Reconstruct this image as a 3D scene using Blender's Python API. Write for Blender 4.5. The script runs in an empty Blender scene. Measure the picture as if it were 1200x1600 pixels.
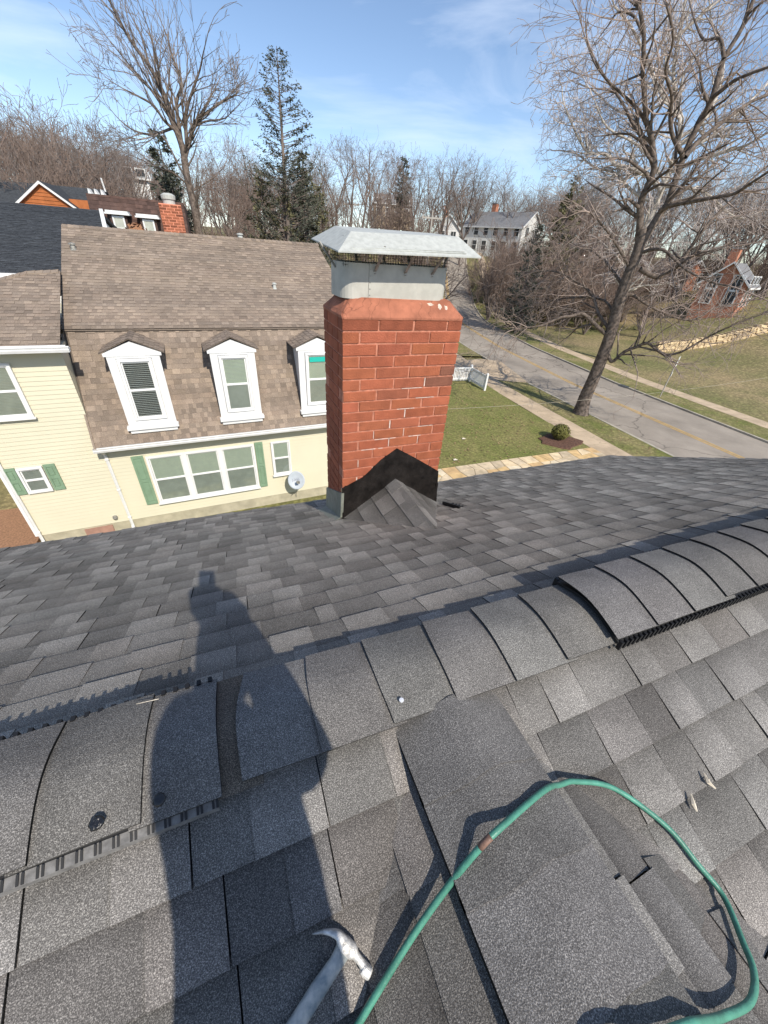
import bpy, bmesh, math, random
import numpy as np
from mathutils import Vector, Matrix
rad = math.radians
scn = bpy.context.scene
COL = scn.collection

# ------------------------------------------------------------------ camera
F_PX = 590.0
def _n(v):
    v = np.asarray(v, float); return v / np.linalg.norm(v)
_Z = -_n([534 - 600, -(1640 - 800), -F_PX])
_X = np.array([2230 - 600, 800 - 518, -F_PX], float); _X -= _X.dot(_Z) * _Z; _X = _n(_X)
_Y = np.cross(_Z, _X)
R = np.stack([_X, _Y, _Z])                     # camera -> world (X along the ridge, Y down the far slope, Z up)
cam_d = bpy.data.cameras.new('camera'); cam = bpy.data.objects.new('camera', cam_d); COL.objects.link(cam)
cam.matrix_world = Matrix(R.tolist()).to_4x4()
cam_d.sensor_fit = 'VERTICAL'; cam_d.sensor_height = 36.0; cam_d.sensor_width = 27.0
cam_d.lens = F_PX / 1600 * 36.0
cam_d.clip_start = 0.02; cam_d.clip_end = 4000
scn.camera = cam
def ray(u, v):
    return R @ _n([u - 600, -(v - 800), -F_PX])

# ------------------------------------------------------------------ light
SUN_EL, SUN_AZ = 41.5, -9.3                    # the sun stands behind the camera
sdir = Vector((-math.sin(rad(SUN_AZ)) * math.cos(rad(SUN_EL)), -math.cos(rad(SUN_AZ)) * math.cos(rad(SUN_EL)), math.sin(rad(SUN_EL))))
sl = bpy.data.lights.new('sun', 'SUN'); so = bpy.data.objects.new('sun', sl); COL.objects.link(so)
sl.energy = 4.3; sl.angle = rad(0.55); sl.color = (1.0, 0.93, 0.82)
so.rotation_euler = sdir.to_track_quat('Z', 'Y').to_euler()
w = bpy.data.worlds.new('World'); scn.world = w; w.use_nodes = True
nt = w.node_tree; nt.nodes.clear()
def nn(nt, t, **k):
    n = nt.nodes.new(t)
    for a, b in k.items():
        if a in ('loc',): continue
        setattr(n, a, b)
    return n
out = nn(nt, 'ShaderNodeOutputWorld'); bg = nn(nt, 'ShaderNodeBackground'); sky = nn(nt, 'ShaderNodeTexSky', sky_type='NISHITA')
sky.sun_disc = False; sky.sun_elevation = rad(SUN_EL); sky.sun_rotation = math.atan2(sdir.x, sdir.y)
sky.air_density = 0.85; sky.dust_density = 0.35; sky.ozone_density = 1.3; sky.altitude = 200
tc = nn(nt, 'ShaderNodeTexCoord'); mp = nn(nt, 'ShaderNodeMapping'); mp.inputs['Scale'].default_value = (1.1, 1.6, 6.0); mp.inputs['Rotation'].default_value = (0.15, 0.25, 0.5)
n1 = nn(nt, 'ShaderNodeTexNoise'); n1.inputs['Scale'].default_value = 1.7; n1.inputs['Detail'].default_value = 7; n1.inputs['Roughness'].default_value = 0.58; n1.inputs['Distortion'].default_value = 0.5
cr = nn(nt, 'ShaderNodeValToRGB'); cr.color_ramp.elements[0].position = 0.50; cr.color_ramp.elements[1].position = 0.80
cr.color_ramp.elements[0].color = (0, 0, 0, 1); cr.color_ramp.elements[1].color = (0.50, 0.50, 0.50, 1)
mx = nn(nt, 'ShaderNodeMix', data_type='RGBA'); mx.inputs[7].default_value = (6.6, 7.2, 8.2, 1)
nt.links.new(tc.outputs['Generated'], mp.inputs[0]); nt.links.new(mp.outputs[0], n1.inputs['Vector'])
nt.links.new(n1.outputs['Fac'], cr.inputs[0]); nt.links.new(cr.outputs[0], mx.inputs[0]); nt.links.new(sky.outputs[0], mx.inputs[6])
nt.links.new(mx.outputs[2], bg.inputs['Color']); nt.links.new(bg.outputs[0], out.inputs['Surface'])
bg.inputs['Strength'].default_value = 0.15
scn.view_settings.view_transform = 'Standard'; scn.view_settings.look = 'None'
scn.view_settings.exposure = 0.24; scn.view_settings.gamma = 1.0

# ------------------------------------------------------------------ materials
def mat(name, base, rough=0.8, noise=None, vary=0.25, attr=False, metal=0.0, bump=0.0, bscale=None, spec=0.3, second=None, detail=4, speck=None):
    """base colour x noise; attr multiplies the mesh's own colour attribute; speck=(scale, low, high) adds granules"""
    m = bpy.data.materials.new(name); m.use_nodes = True; nt = m.node_tree
    b = nt.nodes['Principled BSDF']; b.inputs['Roughness'].default_value = rough; b.inputs['Metallic'].default_value = metal
    b.inputs['Specular IOR Level'].default_value = spec
    tc = nn(nt, 'ShaderNodeTexCoord'); L = nt.links.new
    c = nn(nt, 'ShaderNodeRGB'); c.outputs[0].default_value = (*base, 1); cur = c.outputs[0]
    if attr:
        a = nn(nt, 'ShaderNodeAttribute', attribute_name='Col'); x = nn(nt, 'ShaderNodeMix', data_type='RGBA', blend_type='MULTIPLY'); x.inputs[0].default_value = 1
        L(cur, x.inputs[6]); L(a.outputs['Color'], x.inputs[7]); cur = x.outputs[2]
    if noise:
        t = nn(nt, 'ShaderNodeTexNoise'); t.inputs['Scale'].default_value = noise; t.inputs['Detail'].default_value = detail; t.inputs['Roughness'].default_value = 0.6
        L(tc.outputs['Object'], t.inputs['Vector'])
        x = nn(nt, 'ShaderNodeMix', data_type='RGBA', blend_type='MIX' if second else 'MULTIPLY')
        mr = nn(nt, 'ShaderNodeMapRange'); mr.inputs[1].default_value = 0.35; mr.inputs[2].default_value = 0.65
        L(t.outputs['Fac'], mr.inputs[0])
        if second:
            L(mr.outputs[0], x.inputs[0]); L(cur, x.inputs[6]); x.inputs[7].default_value = (*second, 1)
        else:
            mr.inputs[3].default_value = 1 - vary; mr.inputs[4].default_value = 1 + vary
            x.inputs[0].default_value = 1; L(cur, x.inputs[6]); L(mr.outputs[0], x.inputs[7])
        cur = x.outputs[2]
    if speck:
        s, lo, hi = speck
        t = nn(nt, 'ShaderNodeTexNoise'); t.inputs['Scale'].default_value = s; t.inputs['Detail'].default_value = 2.5; t.inputs['Roughness'].default_value = 0.75
        L(tc.outputs['Object'], t.inputs['Vector'])
        rp = nn(nt, 'ShaderNodeValToRGB'); e = rp.color_ramp.elements
        e[0].position = 0.36; e[0].color = (lo, lo, lo, 1); e[1].position = 0.67; e[1].color = (hi, hi, hi * 0.98, 1)
        k = rp.color_ramp.elements.new(0.52); k.color = (0.85, 0.85, 0.85, 1)
        L(t.outputs['Fac'], rp.inputs[0])
        x = nn(nt, 'ShaderNodeMix', data_type='RGBA', blend_type='MULTIPLY'); x.inputs[0].default_value = 1; L(cur, x.inputs[6]); L(rp.outputs[0], x.inputs[7]); cur = x.outputs[2]
    L(cur, b.inputs['Base Color'])
    if bump:
        t = nn(nt, 'ShaderNodeTexNoise'); t.inputs['Scale'].default_value = bscale or (noise or 10) * 2; t.inputs['Detail'].default_value = 4
        L(tc.outputs['Object'], t.inputs['Vector'])
        bp = nn(nt, 'ShaderNodeBump'); bp.inputs['Strength'].default_value = bump; bp.inputs['Distance'].default_value = 0.01
        L(t.outputs['Fac'], bp.inputs['Height']); L(bp.outputs[0], b.inputs['Normal'])
    return m
def glass(name, tint=(0.8, 0.85, 0.85), refl=0.18):
    m = bpy.data.materials.new(name); m.use_nodes = True; nt = m.node_tree; nt.nodes.clear(); L = nt.links.new
    o = nn(nt, 'ShaderNodeOutputMaterial'); t = nn(nt, 'ShaderNodeBsdfTransparent'); g = nn(nt, 'ShaderNodeBsdfGlossy'); x = nn(nt, 'ShaderNodeMixShader')
    t.inputs[0].default_value = (*tint, 1); g.inputs['Roughness'].default_value = 0.03; x.inputs[0].default_value = refl
    L(t.outputs[0], x.inputs[1]); L(g.outputs[0], x.inputs[2]); L(x.outputs[0], o.inputs[0]); return m
M = {}
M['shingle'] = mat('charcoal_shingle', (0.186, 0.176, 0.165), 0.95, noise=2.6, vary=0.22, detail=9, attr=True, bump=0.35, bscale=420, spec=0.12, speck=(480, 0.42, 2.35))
M['cap'] = mat('charcoal_cap_shingle', (0.178, 0.170, 0.160), 0.95, noise=5, vary=0.16, detail=8, attr=True, bump=0.35, bscale=420, spec=0.12, speck=(470, 0.42, 2.3))
M['brown_shingle'] = mat('brown_shingle', (0.285, 0.228, 0.182), 0.92, noise=1.2, vary=0.12, attr=True, speck=(60, 0.75, 1.25))
M['underlay'] = mat('shingle_edge', (0.012, 0.012, 0.013), 0.95)
M['black_plastic'] = mat('black_plastic', (0.012, 0.012, 0.013), 0.55, spec=0.4)
M['vent_grey'] = mat('dusty_vent_plastic', (0.16, 0.155, 0.15), 0.7, noise=60, vary=0.3)
M['brick'] = mat('stained_red_brick', (0.35, 0.108, 0.056), 0.85, noise=14, vary=0.13, attr=True, bump=0.5, bscale=120, spec=0.25)
M['mortar'] = mat('red_stained_mortar', (0.48, 0.20, 0.13), 0.9, noise=30, vary=0.25, attr=True, bump=0.5, bscale=150)
M['crown'] = mat('red_mortar_crown', (0.36, 0.135, 0.080), 0.85, noise=9, vary=0.22, attr=False, bump=0.6, bscale=35)
M['white_patch'] = mat('white_bare_mortar', (0.62, 0.50, 0.42), 0.9, noise=60, vary=0.3)
M['galv'] = mat('galvanised_lid', (0.44, 0.45, 0.42), 0.6, noise=35, vary=0.10, metal=0.0, bump=0.15, bscale=60, spec=0.4)
M['shroud'] = mat('painted_grey_shroud', (0.46, 0.45, 0.40), 0.6, noise=12, vary=0.10, spec=0.35)
M['strut'] = mat('weathered_strut', (0.30, 0.29, 0.26), 0.6, noise=30, vary=0.3, metal=0.4)
M['flue_dark'] = mat('flue_dark', (0.01, 0.01, 0.011), 0.95)
M['mesh_wire'] = mat('dark_wire', (0.03, 0.028, 0.026), 0.7)
M['flash_black'] = mat('black_flashing', (0.013, 0.011, 0.010), 0.27, noise=14, vary=0.5, bump=0.6, bscale=18, spec=0.5)
M['flash_grey'] = mat('grey_flashing', (0.19, 0.20, 0.17), 0.6, noise=12, vary=0.2, spec=0.4)
M['siding'] = mat('cream_vinyl_siding', (0.64, 0.60, 0.455), 0.6, noise=0.8, vary=0.03, spec=0.3)
M['white'] = mat('white_trim_paint', (0.74, 0.74, 0.73), 0.5, noise=2.0, vary=0.04, spec=0.35)
M['green'] = mat('sage_green_shutter', (0.20, 0.30, 0.20), 0.6, noise=6, vary=0.08)
M['blind'] = mat('pale_green_blind', (0.68, 0.74, 0.54), 0.7, noise=3, vary=0.06)
M['blind_grey'] = mat('grey_blind', (0.42, 0.43, 0.37), 0.7, noise=3, vary=0.1)
M['blind_dark'] = mat('dark_room', (0.03, 0.033, 0.036), 0.8)
M['slat'] = mat('blind_slat', (0.50, 0.50, 0.46), 0.7)
M['teal'] = mat('teal_fabric', (0.02, 0.45, 0.36), 0.7)
M['glass'] = glass('window_glass', refl=0.26)
M['gutter'] = mat('white_gutter', (0.76, 0.76, 0.75), 0.45, noise=3, vary=0.06, spec=0.4)
M['concrete'] = mat('foundation_concrete', (0.42, 0.38, 0.28), 0.9, noise=3, vary=0.15, bump=0.3, bscale=20)
M['panel'] = mat('brown_panel', (0.36, 0.21, 0.16), 0.8, noise=5, vary=0.12)
M['dish'] = mat('grey_dish', (0.42, 0.46, 0.50), 0.5, noise=4, vary=0.06)
M['dish_mark'] = mat('dish_mark', (0.10, 0.12, 0.2), 0.6)
M['darkroof'] = mat('slate_grey_roof', (0.055, 0.060, 0.066), 0.85, noise=7, vary=0.28, attr=True, detail=6, speck=(40, 0.6, 1.5))
M['orange'] = mat('orange_brown_siding', (0.40, 0.135, 0.045), 0.8, noise=2.5, vary=0.15)
M['brownroof'] = mat('red_brown_roof', (0.085, 0.052, 0.043), 0.9, noise=4, vary=0.2, attr=True)
M['white_wall'] = mat('white_painted_wall', (0.72, 0.72, 0.70), 0.7, noise=1.0, vary=0.05)
M['grey_wall'] = mat('grey_white_wall', (0.52, 0.53, 0.55), 0.7, noise=1.0, vary=0.06)
M['house_brick'] = mat('orange_red_brickwork', (0.48, 0.21, 0.13), 0.85, noise=9, vary=0.3)
M['greyroof'] = mat('grey_roof', (0.20, 0.20, 0.205), 0.9, noise=5, vary=0.2)
M['window_dark'] = mat('dark_window_pane', (0.03, 0.035, 0.04), 0.15, spec=0.6)
M['grass'] = mat('lawn_grass', (0.175, 0.19, 0.052), 0.95, noise=0.9, second=(0.25, 0.225, 0.085), detail=9, speck=(9, 0.65, 1.35), bump=0.6, bscale=25)
M['verge'] = mat('verge_grass', (0.155, 0.17, 0.045), 0.95, noise=0.6, second=(0.30, 0.25, 0.12), detail=9, speck=(8, 0.6, 1.4), bump=0.6, bscale=25)
M['ground'] = mat('winter_ground', (0.155, 0.165, 0.055), 0.95, noise=0.13, second=(0.34, 0.26, 0.14), detail=9, speck=(5, 0.6, 1.4), bump=0.5, bscale=12)
M['asphalt'] = mat('worn_asphalt', (0.36, 0.315, 0.265), 0.95, spec=0.1, noise=0.35, vary=0.2, detail=12, speck=(30, 0.85, 1.15), bump=0.2, bscale=80)
M['walk'] = mat('tan_concrete_sidewalk', (0.50, 0.39, 0.27), 0.9, noise=1.2, vary=0.16, bump=0.2, bscale=40)
M['kerb'] = mat('kerb_concrete', (0.40, 0.36, 0.29), 0.9, noise=2, vary=0.2)
M['yellow'] = mat('yellow_road_paint', (0.52, 0.33, 0.10), 0.85, noise=4, vary=0.2)
M['stone'] = mat('tan_flagstone', (0.62, 0.50, 0.34), 0.85, noise=3, vary=0.2, attr=True, bump=0.4, bscale=20)
M['grout'] = mat('flagstone_joint', (0.40, 0.33, 0.22), 0.95, noise=8, vary=0.2)
M['patio'] = mat('brown_patio', (0.30, 0.165, 0.095), 0.9, noise=25, vary=0.25, bump=0.2, bscale=60)
M['bark'] = mat('grey_brown_bark', (0.15, 0.12, 0.10), 0.95, noise=7, vary=0.45, bump=1.0, bscale=22, spec=.1)
M['oak_twig'] = mat('brown_twigs', (0.30, 0.235, 0.20), 0.95, noise=0.7, vary=0.25)
M['syc_bark'] = mat('pale_sycamore_bark', (0.60, 0.55, 0.48), 0.85, noise=1.6, second=(0.28, 0.24, 0.20), detail=5)
M['syc_twig'] = mat('pale_twigs', (0.50, 0.44, 0.41), 0.95, noise=0.5, vary=0.2)
M['far_bark'] = mat('woodland_bark', (0.18, 0.145, 0.125), 0.95, noise=1.5, vary=0.3)
M['far_twig'] = mat('woodland_twigs', (0.25, 0.185, 0.15), 0.95, noise=0.4, vary=0.2)
M['grey_twig'] = mat('grey_woodland_twigs', (0.225, 0.19, 0.17), 0.95, noise=0.4, vary=0.2)
M['needle'] = mat('spruce_needles', (0.085, 0.092, 0.068), 0.9, noise=1.0, vary=0.35)
M['olive'] = mat('olive_needles', (0.15, 0.14, 0.075), 0.9, noise=1.0, vary=0.35)
M['russet'] = mat('russet_leaves', (0.30, 0.15, 0.08), 0.9, noise=3, vary=0.3)
M['bush'] = mat('clipped_bush_leaves', (0.13, 0.125, 0.035), 0.9, noise=8, vary=0.4)
M['mulch'] = mat('dark_mulch', (0.12, 0.065, 0.045), 0.95, noise=12, vary=0.35)
M['pole'] = mat('pale_pole', (0.40, 0.37, 0.33), 0.8, noise=2, vary=0.15)
M['sign'] = mat('sign_metal', (0.62, 0.62, 0.58), 0.5)
M['hose'] = mat('green_rubber_hose', (0.075, 0.26, 0.185), 0.42, noise=18, vary=0.22, bump=0.15, bscale=150, spec=0.5)
M['splice'] = mat('brown_hose_splice', (0.20, 0.12, 0.09), 0.5, noise=60, vary=0.3)
M['steel'] = mat('worn_hammer_steel', (0.66, 0.64, 0.60), 0.5, noise=55, vary=0.45, metal=0.35, bump=0.4, bscale=90, spec=0.6)
M['handle'] = mat('worn_blue_grey_handle', (0.27, 0.31, 0.32), 0.5, noise=38, second=(0.62, 0.60, 0.54), metal=0.15, bump=0.3, bscale=70)
M['nail'] = mat('bright_nail_head', (0.85, 0.85, 0.88), 0.35, metal=0.3)
M['tar'] = mat('black_roof_sealant', (0.012, 0.012, 0.013), 0.25, spec=0.7, bump=0.6, bscale=90)
M['skin'] = mat('skin', (0.50, 0.30, 0.21), 0.55, noise=20, vary=0.06)
M['shirt'] = mat('dark_work_shirt', (0.05, 0.06, 0.08), 0.9, noise=20, vary=0.15)
M['trousers'] = mat('denim_trousers', (0.07, 0.09, 0.14), 0.9, noise=25, vary=0.2)
M['hair'] = mat('brown_hair', (0.05, 0.03, 0.02), 0.7)
M['boot'] = mat('tan_boot', (0.25, 0.15, 0.08), 0.7)
M['phone'] = mat('phone_case', (0.015, 0.015, 0.017), 0.3)
M['litter'] = mat('pale_debris', (0.62, 0.55, 0.44), 0.8, noise=60, vary=0.3)

def add_cracks(m, scale, width, dark):
    nt = m.node_tree; b = nt.nodes['Principled BSDF']; L = nt.links.new; src = b.inputs['Base Color'].links[0].from_socket
    tc = nn(nt, 'ShaderNodeTexCoord'); t = nn(nt, 'ShaderNodeTexNoise'); t.inputs['Scale'].default_value = 0.8; t.inputs['Detail'].default_value = 6
    ad = nn(nt, 'ShaderNodeVectorMath', operation='MULTIPLY_ADD'); ad.inputs[1].default_value = (1.6, 1.6, 1.6); v = nn(nt, 'ShaderNodeTexVoronoi', feature='DISTANCE_TO_EDGE'); v.inputs['Scale'].default_value = scale
    L(tc.outputs['Object'], t.inputs['Vector']); L(t.outputs['Color'], ad.inputs[0]); L(tc.outputs['Object'], ad.inputs[2]); L(ad.outputs[0], v.inputs['Vector'])
    r = nn(nt, 'ShaderNodeMapRange'); r.inputs[1].default_value = 0.0; r.inputs[2].default_value = width; r.inputs[3].default_value = dark; r.inputs[4].default_value = 1.0; L(v.outputs['Distance'], r.inputs[0])
    x = nn(nt, 'ShaderNodeMix', data_type='RGBA', blend_type='MULTIPLY'); x.inputs[0].default_value = 1; L(src, x.inputs[6]); L(r.outputs[0], x.inputs[7]); L(x.outputs[2], b.inputs['Base Color'])
add_cracks(M['asphalt'], 0.16, 0.010, 0.55); add_cracks(M['walk'], 0.5, 0.008, 0.7); add_cracks(M['crown'], 5.0, 0.012, 0.55)
# ------------------------------------------------------------------ mesh helpers
class MB:
    def __init__(s): s.v = []; s.f = []; s.c = []
    def face(s, pts, c=(1, 1, 1)):
        i = len(s.v); s.v.extend([tuple(map(float, p)) for p in pts]); s.f.append(tuple(range(i, i + len(pts))))
        s.c.extend([(c[k] if isinstance(c, list) else c) for k in range(len(pts))])
    def box(s, lo, hi, c=(1, 1, 1), T=None):
        x0, y0, z0 = lo; x1, y1, z1 = hi
        P = [(x0, y0, z0), (x1, y0, z0), (x1, y1, z0), (x0, y1, z0), (x0, y0, z1), (x1, y0, z1), (x1, y1, z1), (x0, y1, z1)]
        if T is not None: P = [T(p) for p in P]
        for q in ((0, 3, 2, 1), (4, 5, 6, 7), (0, 1, 5, 4), (1, 2, 6, 5), (2, 3, 7, 6), (3, 0, 4, 7)): s.face([P[k] for k in q], c)
    def prism(s, top, bot, c=(1, 1, 1), cap=True):
        n = len(top); s.face(top, c)
        if cap: s.face(bot[::-1], c)
        for k in range(n): s.face([bot[k], bot[(k + 1) % n], top[(k + 1) % n], top[k]], c)
    def tube(s, pts, rs, n=8, c=(1, 1, 1), caps=True, flat=None):
        pts = [np.asarray(p, float) for p in pts]
        if not hasattr(rs, '__len__'): rs = [rs] * len(pts)
        rings = []; ref = np.array([0, 0, 1.0])
        for i, p in enumerate(pts):
            d = _n(pts[min(i + 1, len(pts) - 1)] - pts[max(i - 1, 0)])
            a = ref - ref.dot(d) * d
            if np.linalg.norm(a) < 1e-3: a = np.array([1.0, 0, 0]) - d[0] * d
            a = _n(a); b = np.cross(d, a); ref = a
            ra, rb = (rs[i], rs[i]) if np.isscalar(rs[i]) else rs[i]
            rings.append([p + a * math.cos(2 * math.pi * k / n) * ra + b * math.sin(2 * math.pi * k / n) * rb for k in range(n)])
        for i in range(len(rings) - 1):
            for k in range(n): s.face([rings[i][k], rings[i][(k + 1) % n], rings[i + 1][(k + 1) % n], rings[i + 1][k]], c)
        if caps: s.face(rings[0][::-1], c); s.face(rings[-1], c)
    def lathe(s, prof, n=16, c=(1, 1, 1), o=(0, 0, 0)):
        for (r0, z0), (r1, z1) in zip(prof, prof[1:]):
            for k in range(n):
                a, b = 2 * math.pi * k / n, 2 * math.pi * (k + 1) / n
                s.face([(o[0] + r0 * math.cos(a), o[1] + r0 * math.sin(a), o[2] + z0), (o[0] + r0 * math.cos(b), o[1] + r0 * math.sin(b), o[2] + z0),
                        (o[0] + r1 * math.cos(b), o[1] + r1 * math.sin(b), o[2] + z1), (o[0] + r1 * math.cos(a), o[1] + r1 * math.sin(a), o[2] + z1)], c)
    def build(s, name, m, parent=None, smooth=False, weld=False, bevel=0):
        me = bpy.data.meshes.new(name); me.from_pydata(s.v, [], s.f)
        a = me.color_attributes.new('Col', 'FLOAT_COLOR', 'CORNER')
        cc = np.ones((len(s.c), 4), np.float32); cc[:, :3] = np.array(s.c, np.float32); a.data.foreach_set('color', cc.ravel())
        me.materials.append(M[m]); me.update()
        o = bpy.data.objects.new(name, me); COL.objects.link(o)
        if weld or smooth or bevel:
            md = o.modifiers.new('weld', 'WELD'); md.merge_threshold = 0.0002
        if bevel:
            md = o.modifiers.new('bevel', 'BEVEL'); md.width = bevel; md.segments = 2; md.limit_method = 'ANGLE'
        if smooth:
            me.polygons.foreach_set('use_smooth', [True] * len(me.polygons))
        if parent: o.parent = parent
        return o
def tag(o, label=None, cat=None, group=None, kind=None):
    if label: o['label'] = label
    if cat: o['category'] = cat
    if group: o['group'] = group
    if kind: o['kind'] = kind
    return o
def empty(name, loc=(0, 0, 0), rz=0, label=None, cat=None, group=None):
    o = bpy.data.objects.new(name, None); COL.objects.link(o); o.location = loc; o.rotation_euler = (0, 0, rz); o.empty_display_size = 0.3
    return tag(o, label, cat, group)
def copy_tree(o, parent=None):
    c = o.copy(); COL.objects.link(c); c.parent = parent
    for ch in list(o.children): copy_tree(ch, c)
    return c
def clip_poly(poly, clip):
    """Sutherland-Hodgman; clip is convex and counter-clockwise"""
    out = poly
    for i in range(len(clip)):
        a = clip[i]; b = clip[(i + 1) % len(clip)]; ex, ey = b[0] - a[0], b[1] - a[1]
        inp = out; out = []
        if not inp: return []
        side = lambda p: ex * (p[1] - a[1]) - ey * (p[0] - a[0])
        for j in range(len(inp)):
            p, q = inp[j], inp[(j + 1) % len(inp)]; sp, sq = side(p), side(q)
            if sp >= 0: out.append(p)
            if (sp >= 0) != (sq >= 0):
                t = sp / (sp - sq); out.append((p[0] + (q[0] - p[0]) * t, p[1] + (q[1] - p[1]) * t))
    return out

# ------------------------------------------------------------------ shingles
def shingles(mb, O, U, W, clip, e=0.13, tones=None, hi=0.009, lo=0.004, tab=(0.13, 0.30), seed=1, sag=0.0, seam=1.0, band=True, v0=0.0, jit=0.0015):
    """rows of laminated shingles on the plane O + u U + v W (W up the slope); every tab is a wedge thick at its lower edge"""
    rng = random.Random(seed); O = np.array(O, float); U = _n(U); W = _n(W); N = np.cross(U, W)
    if N[2] < 0: N = -N
    tones = tones or [(1, 1, 1)]
    us = [p[0] for p in clip]; vs = [p[1] for p in clip]; umin, umax, vmin, vmax = min(us), max(us), min(vs), max(vs)
    ar = sum(clip[i][0] * clip[(i + 1) % len(clip)][1] - clip[(i + 1) % len(clip)][0] * clip[i][1] for i in range(len(clip)))
    if ar < 0: clip = clip[::-1]
    def P(u, v, h):
        s = 0.0
        if sag: s = sag * (math.sin(u * 1.7 + seed) * math.cos(v * 1.9) + 0.5 * math.sin(u * 4.1 + v * 2.7 + seed * 2))
        return O + U * u + W * v + N * (h + s)
    nrow = int(math.ceil((vmax - vmin) / e)) + 1
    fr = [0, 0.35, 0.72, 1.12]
    for i in range(nrow):
        a = vmin + i * e + v0
        if a > vmax: break
        u = umin - rng.random() * 0.6; high = rng.random() < 0.5; rowj = rng.uniform(-1, 1) * jit; base = rng.choice(tones)
        while u < umax:
            L = rng.uniform(*tab) * (0.8 if high else 1.0); end = u + L; gap = 0.003 if (high and rng.random() < seam) else 0.0
            if end > umin:
                H = (hi if high else lo) + rng.uniform(-1, 1) * jit
                k = rng.uniform(0.9, 1.1); t0_ = rng.choice(tones); tone = tuple(0.5 * (t0_[x] + base[x]) for x in range(3))
                if high: cs = [1.34, 1.28, 1.02, 0.70]  # granule band; its top end is darkened further to paint the shadow gap between courses
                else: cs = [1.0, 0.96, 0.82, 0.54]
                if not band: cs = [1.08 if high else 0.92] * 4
                for j in range(3):
                    q0, q1 = fr[j], fr[j + 1]
                    pl = clip_poly([(u, a + rowj + q0 * e), (end - gap, a + rowj + q0 * e), (end - gap, a + rowj + q1 * e), (u, a + rowj + q1 * e)], clip)
                    if len(pl) < 3: continue
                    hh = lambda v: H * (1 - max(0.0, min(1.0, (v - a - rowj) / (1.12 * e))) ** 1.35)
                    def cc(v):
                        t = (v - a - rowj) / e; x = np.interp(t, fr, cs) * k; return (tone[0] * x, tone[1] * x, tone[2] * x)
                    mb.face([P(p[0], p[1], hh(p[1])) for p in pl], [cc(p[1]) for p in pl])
                    for m_ in range(len(pl)):
                        p, q = pl[m_], pl[(m_ + 1) % len(pl)]
                        if j and abs(p[1] - q[1]) < 1e-6 and p[1] < a + rowj + q0 * e + 1e-5: continue
                        if abs(p[1] - q[1]) < 1e-6 and p[1] > a + rowj + q1 * e - 1e-5: continue
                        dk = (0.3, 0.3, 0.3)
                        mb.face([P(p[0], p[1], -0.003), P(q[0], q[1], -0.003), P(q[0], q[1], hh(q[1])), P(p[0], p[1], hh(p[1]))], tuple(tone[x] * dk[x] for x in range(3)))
            u = end; high = not high

# =================================================================== OUR HOUSE
RY, RZ = 0.50, -0.92            # ridge line
S = 0.45                        # slope of the two main planes
GROUND = -7.4
XL, XR = -6.5, 4.62
EY = 3.08; EZ = RZ - S * (EY - RY)
home = empty('shingled_house', (0, 0, GROUND), label='house right under the camera, its grey shingled roof with red brick chimney filling the foreground', cat='house')
def hp(o):                       # children keep world coordinates
    o.parent = home; o.location = (0, 0, -GROUND); return o
_build = MB.build
def hb(mb, name, m, **k):
    o = mb.build(name, m, **k); return hp(o)
GT = [(1, 1, 1), (0.88, 0.88, 0.90), (1.12, 1.12, 1.12), (1.0, 0.95, 0.93), (1.03, 1.05, 1.06), (0.84, 0.82, 0.82), (1.1, 1.1, 1.1)]
sl_ = math.hypot(1, S)
# far slope: origin at the eave
mb = MB(); LEN = (EY - RY) * sl_
Wf = np.array([0, -1, S]); 
shingles(mb, (XL, EY, EZ), (1, 0, 0), Wf, [(0, 0), (XR - XL, 0), (XR - XL + 0.12, LEN), (0, LEN)], tones=[(.6 + .62 * t[0], .58 + .62 * t[1], .54 + .6 * t[2]) for t in GT], hi=0.0095, lo=0.006, tab=(0.08, 0.20), seed=4, sag=0.005, seam=0.2, jit=0.0006)  # tones painted lighter to make up for the weak sun on this slope
far_roof = hb(mb, 'roof_slope', 'shingle'); far_roof['label'] = 'far slope of the grey roof falling to the chimney and eave'
# near slope, left and right of the small cross gable
mb = MB(); NY = -2.6; NLEN = (RY - NY) * sl_; NZ = RZ - S * (RY - NY)
Wn = np.array([0, 1, S])
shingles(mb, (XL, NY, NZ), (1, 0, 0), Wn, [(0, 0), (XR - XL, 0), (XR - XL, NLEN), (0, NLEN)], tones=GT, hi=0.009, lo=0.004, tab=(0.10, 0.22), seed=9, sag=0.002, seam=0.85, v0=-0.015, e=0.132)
near_roof = hb(mb, 'roof_slope', 'shingle'); near_roof['label'] = 'near slope of the grey roof'
# cross gable running towards the camera
CX, CZ, CS = 0.39, -0.932, 0.55; cl = math.hypot(1, CS)
def cross(side, seed):
    mb = MB(); wdt = 1.9
    O = np.array([CX + side * wdt / cl, -2.6, CZ - CS * wdt / cl]); Wc = np.array([-side, 0, CS])
    # keep only the part nearer than the valley: |x-CX| at Y
    Lr = 2.6 + 0.40
    # valley: CZ-CS*d = RZ-S*(RY-Y) -> d(Y)
    def d_at(y): return max(0.0, (CZ - RZ + S * (RY - y)) / CS)
    uv = []
    for y in (-2.6, -1.5, 0.40):
        d = min(d_at(y) + 0.015, wdt / cl) * cl; uv.append((y + 2.6, wdt - d))
    cp = [(0, wdt), (0, uv[0][1]), (uv[1][0], uv[1][1]), (uv[2][0], uv[2][1]), (uv[2][0], wdt)]
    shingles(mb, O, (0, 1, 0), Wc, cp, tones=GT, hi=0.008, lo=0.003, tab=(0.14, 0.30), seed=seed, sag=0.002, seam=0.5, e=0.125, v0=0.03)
    o = hb(mb, 'gable_slope', 'shingle'); o['label'] = 'slope of the small cross gable at the ridge, %s side' % ('right' if side > 0 else 'left')
cross(1, 21); cross(-1, 22)
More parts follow.
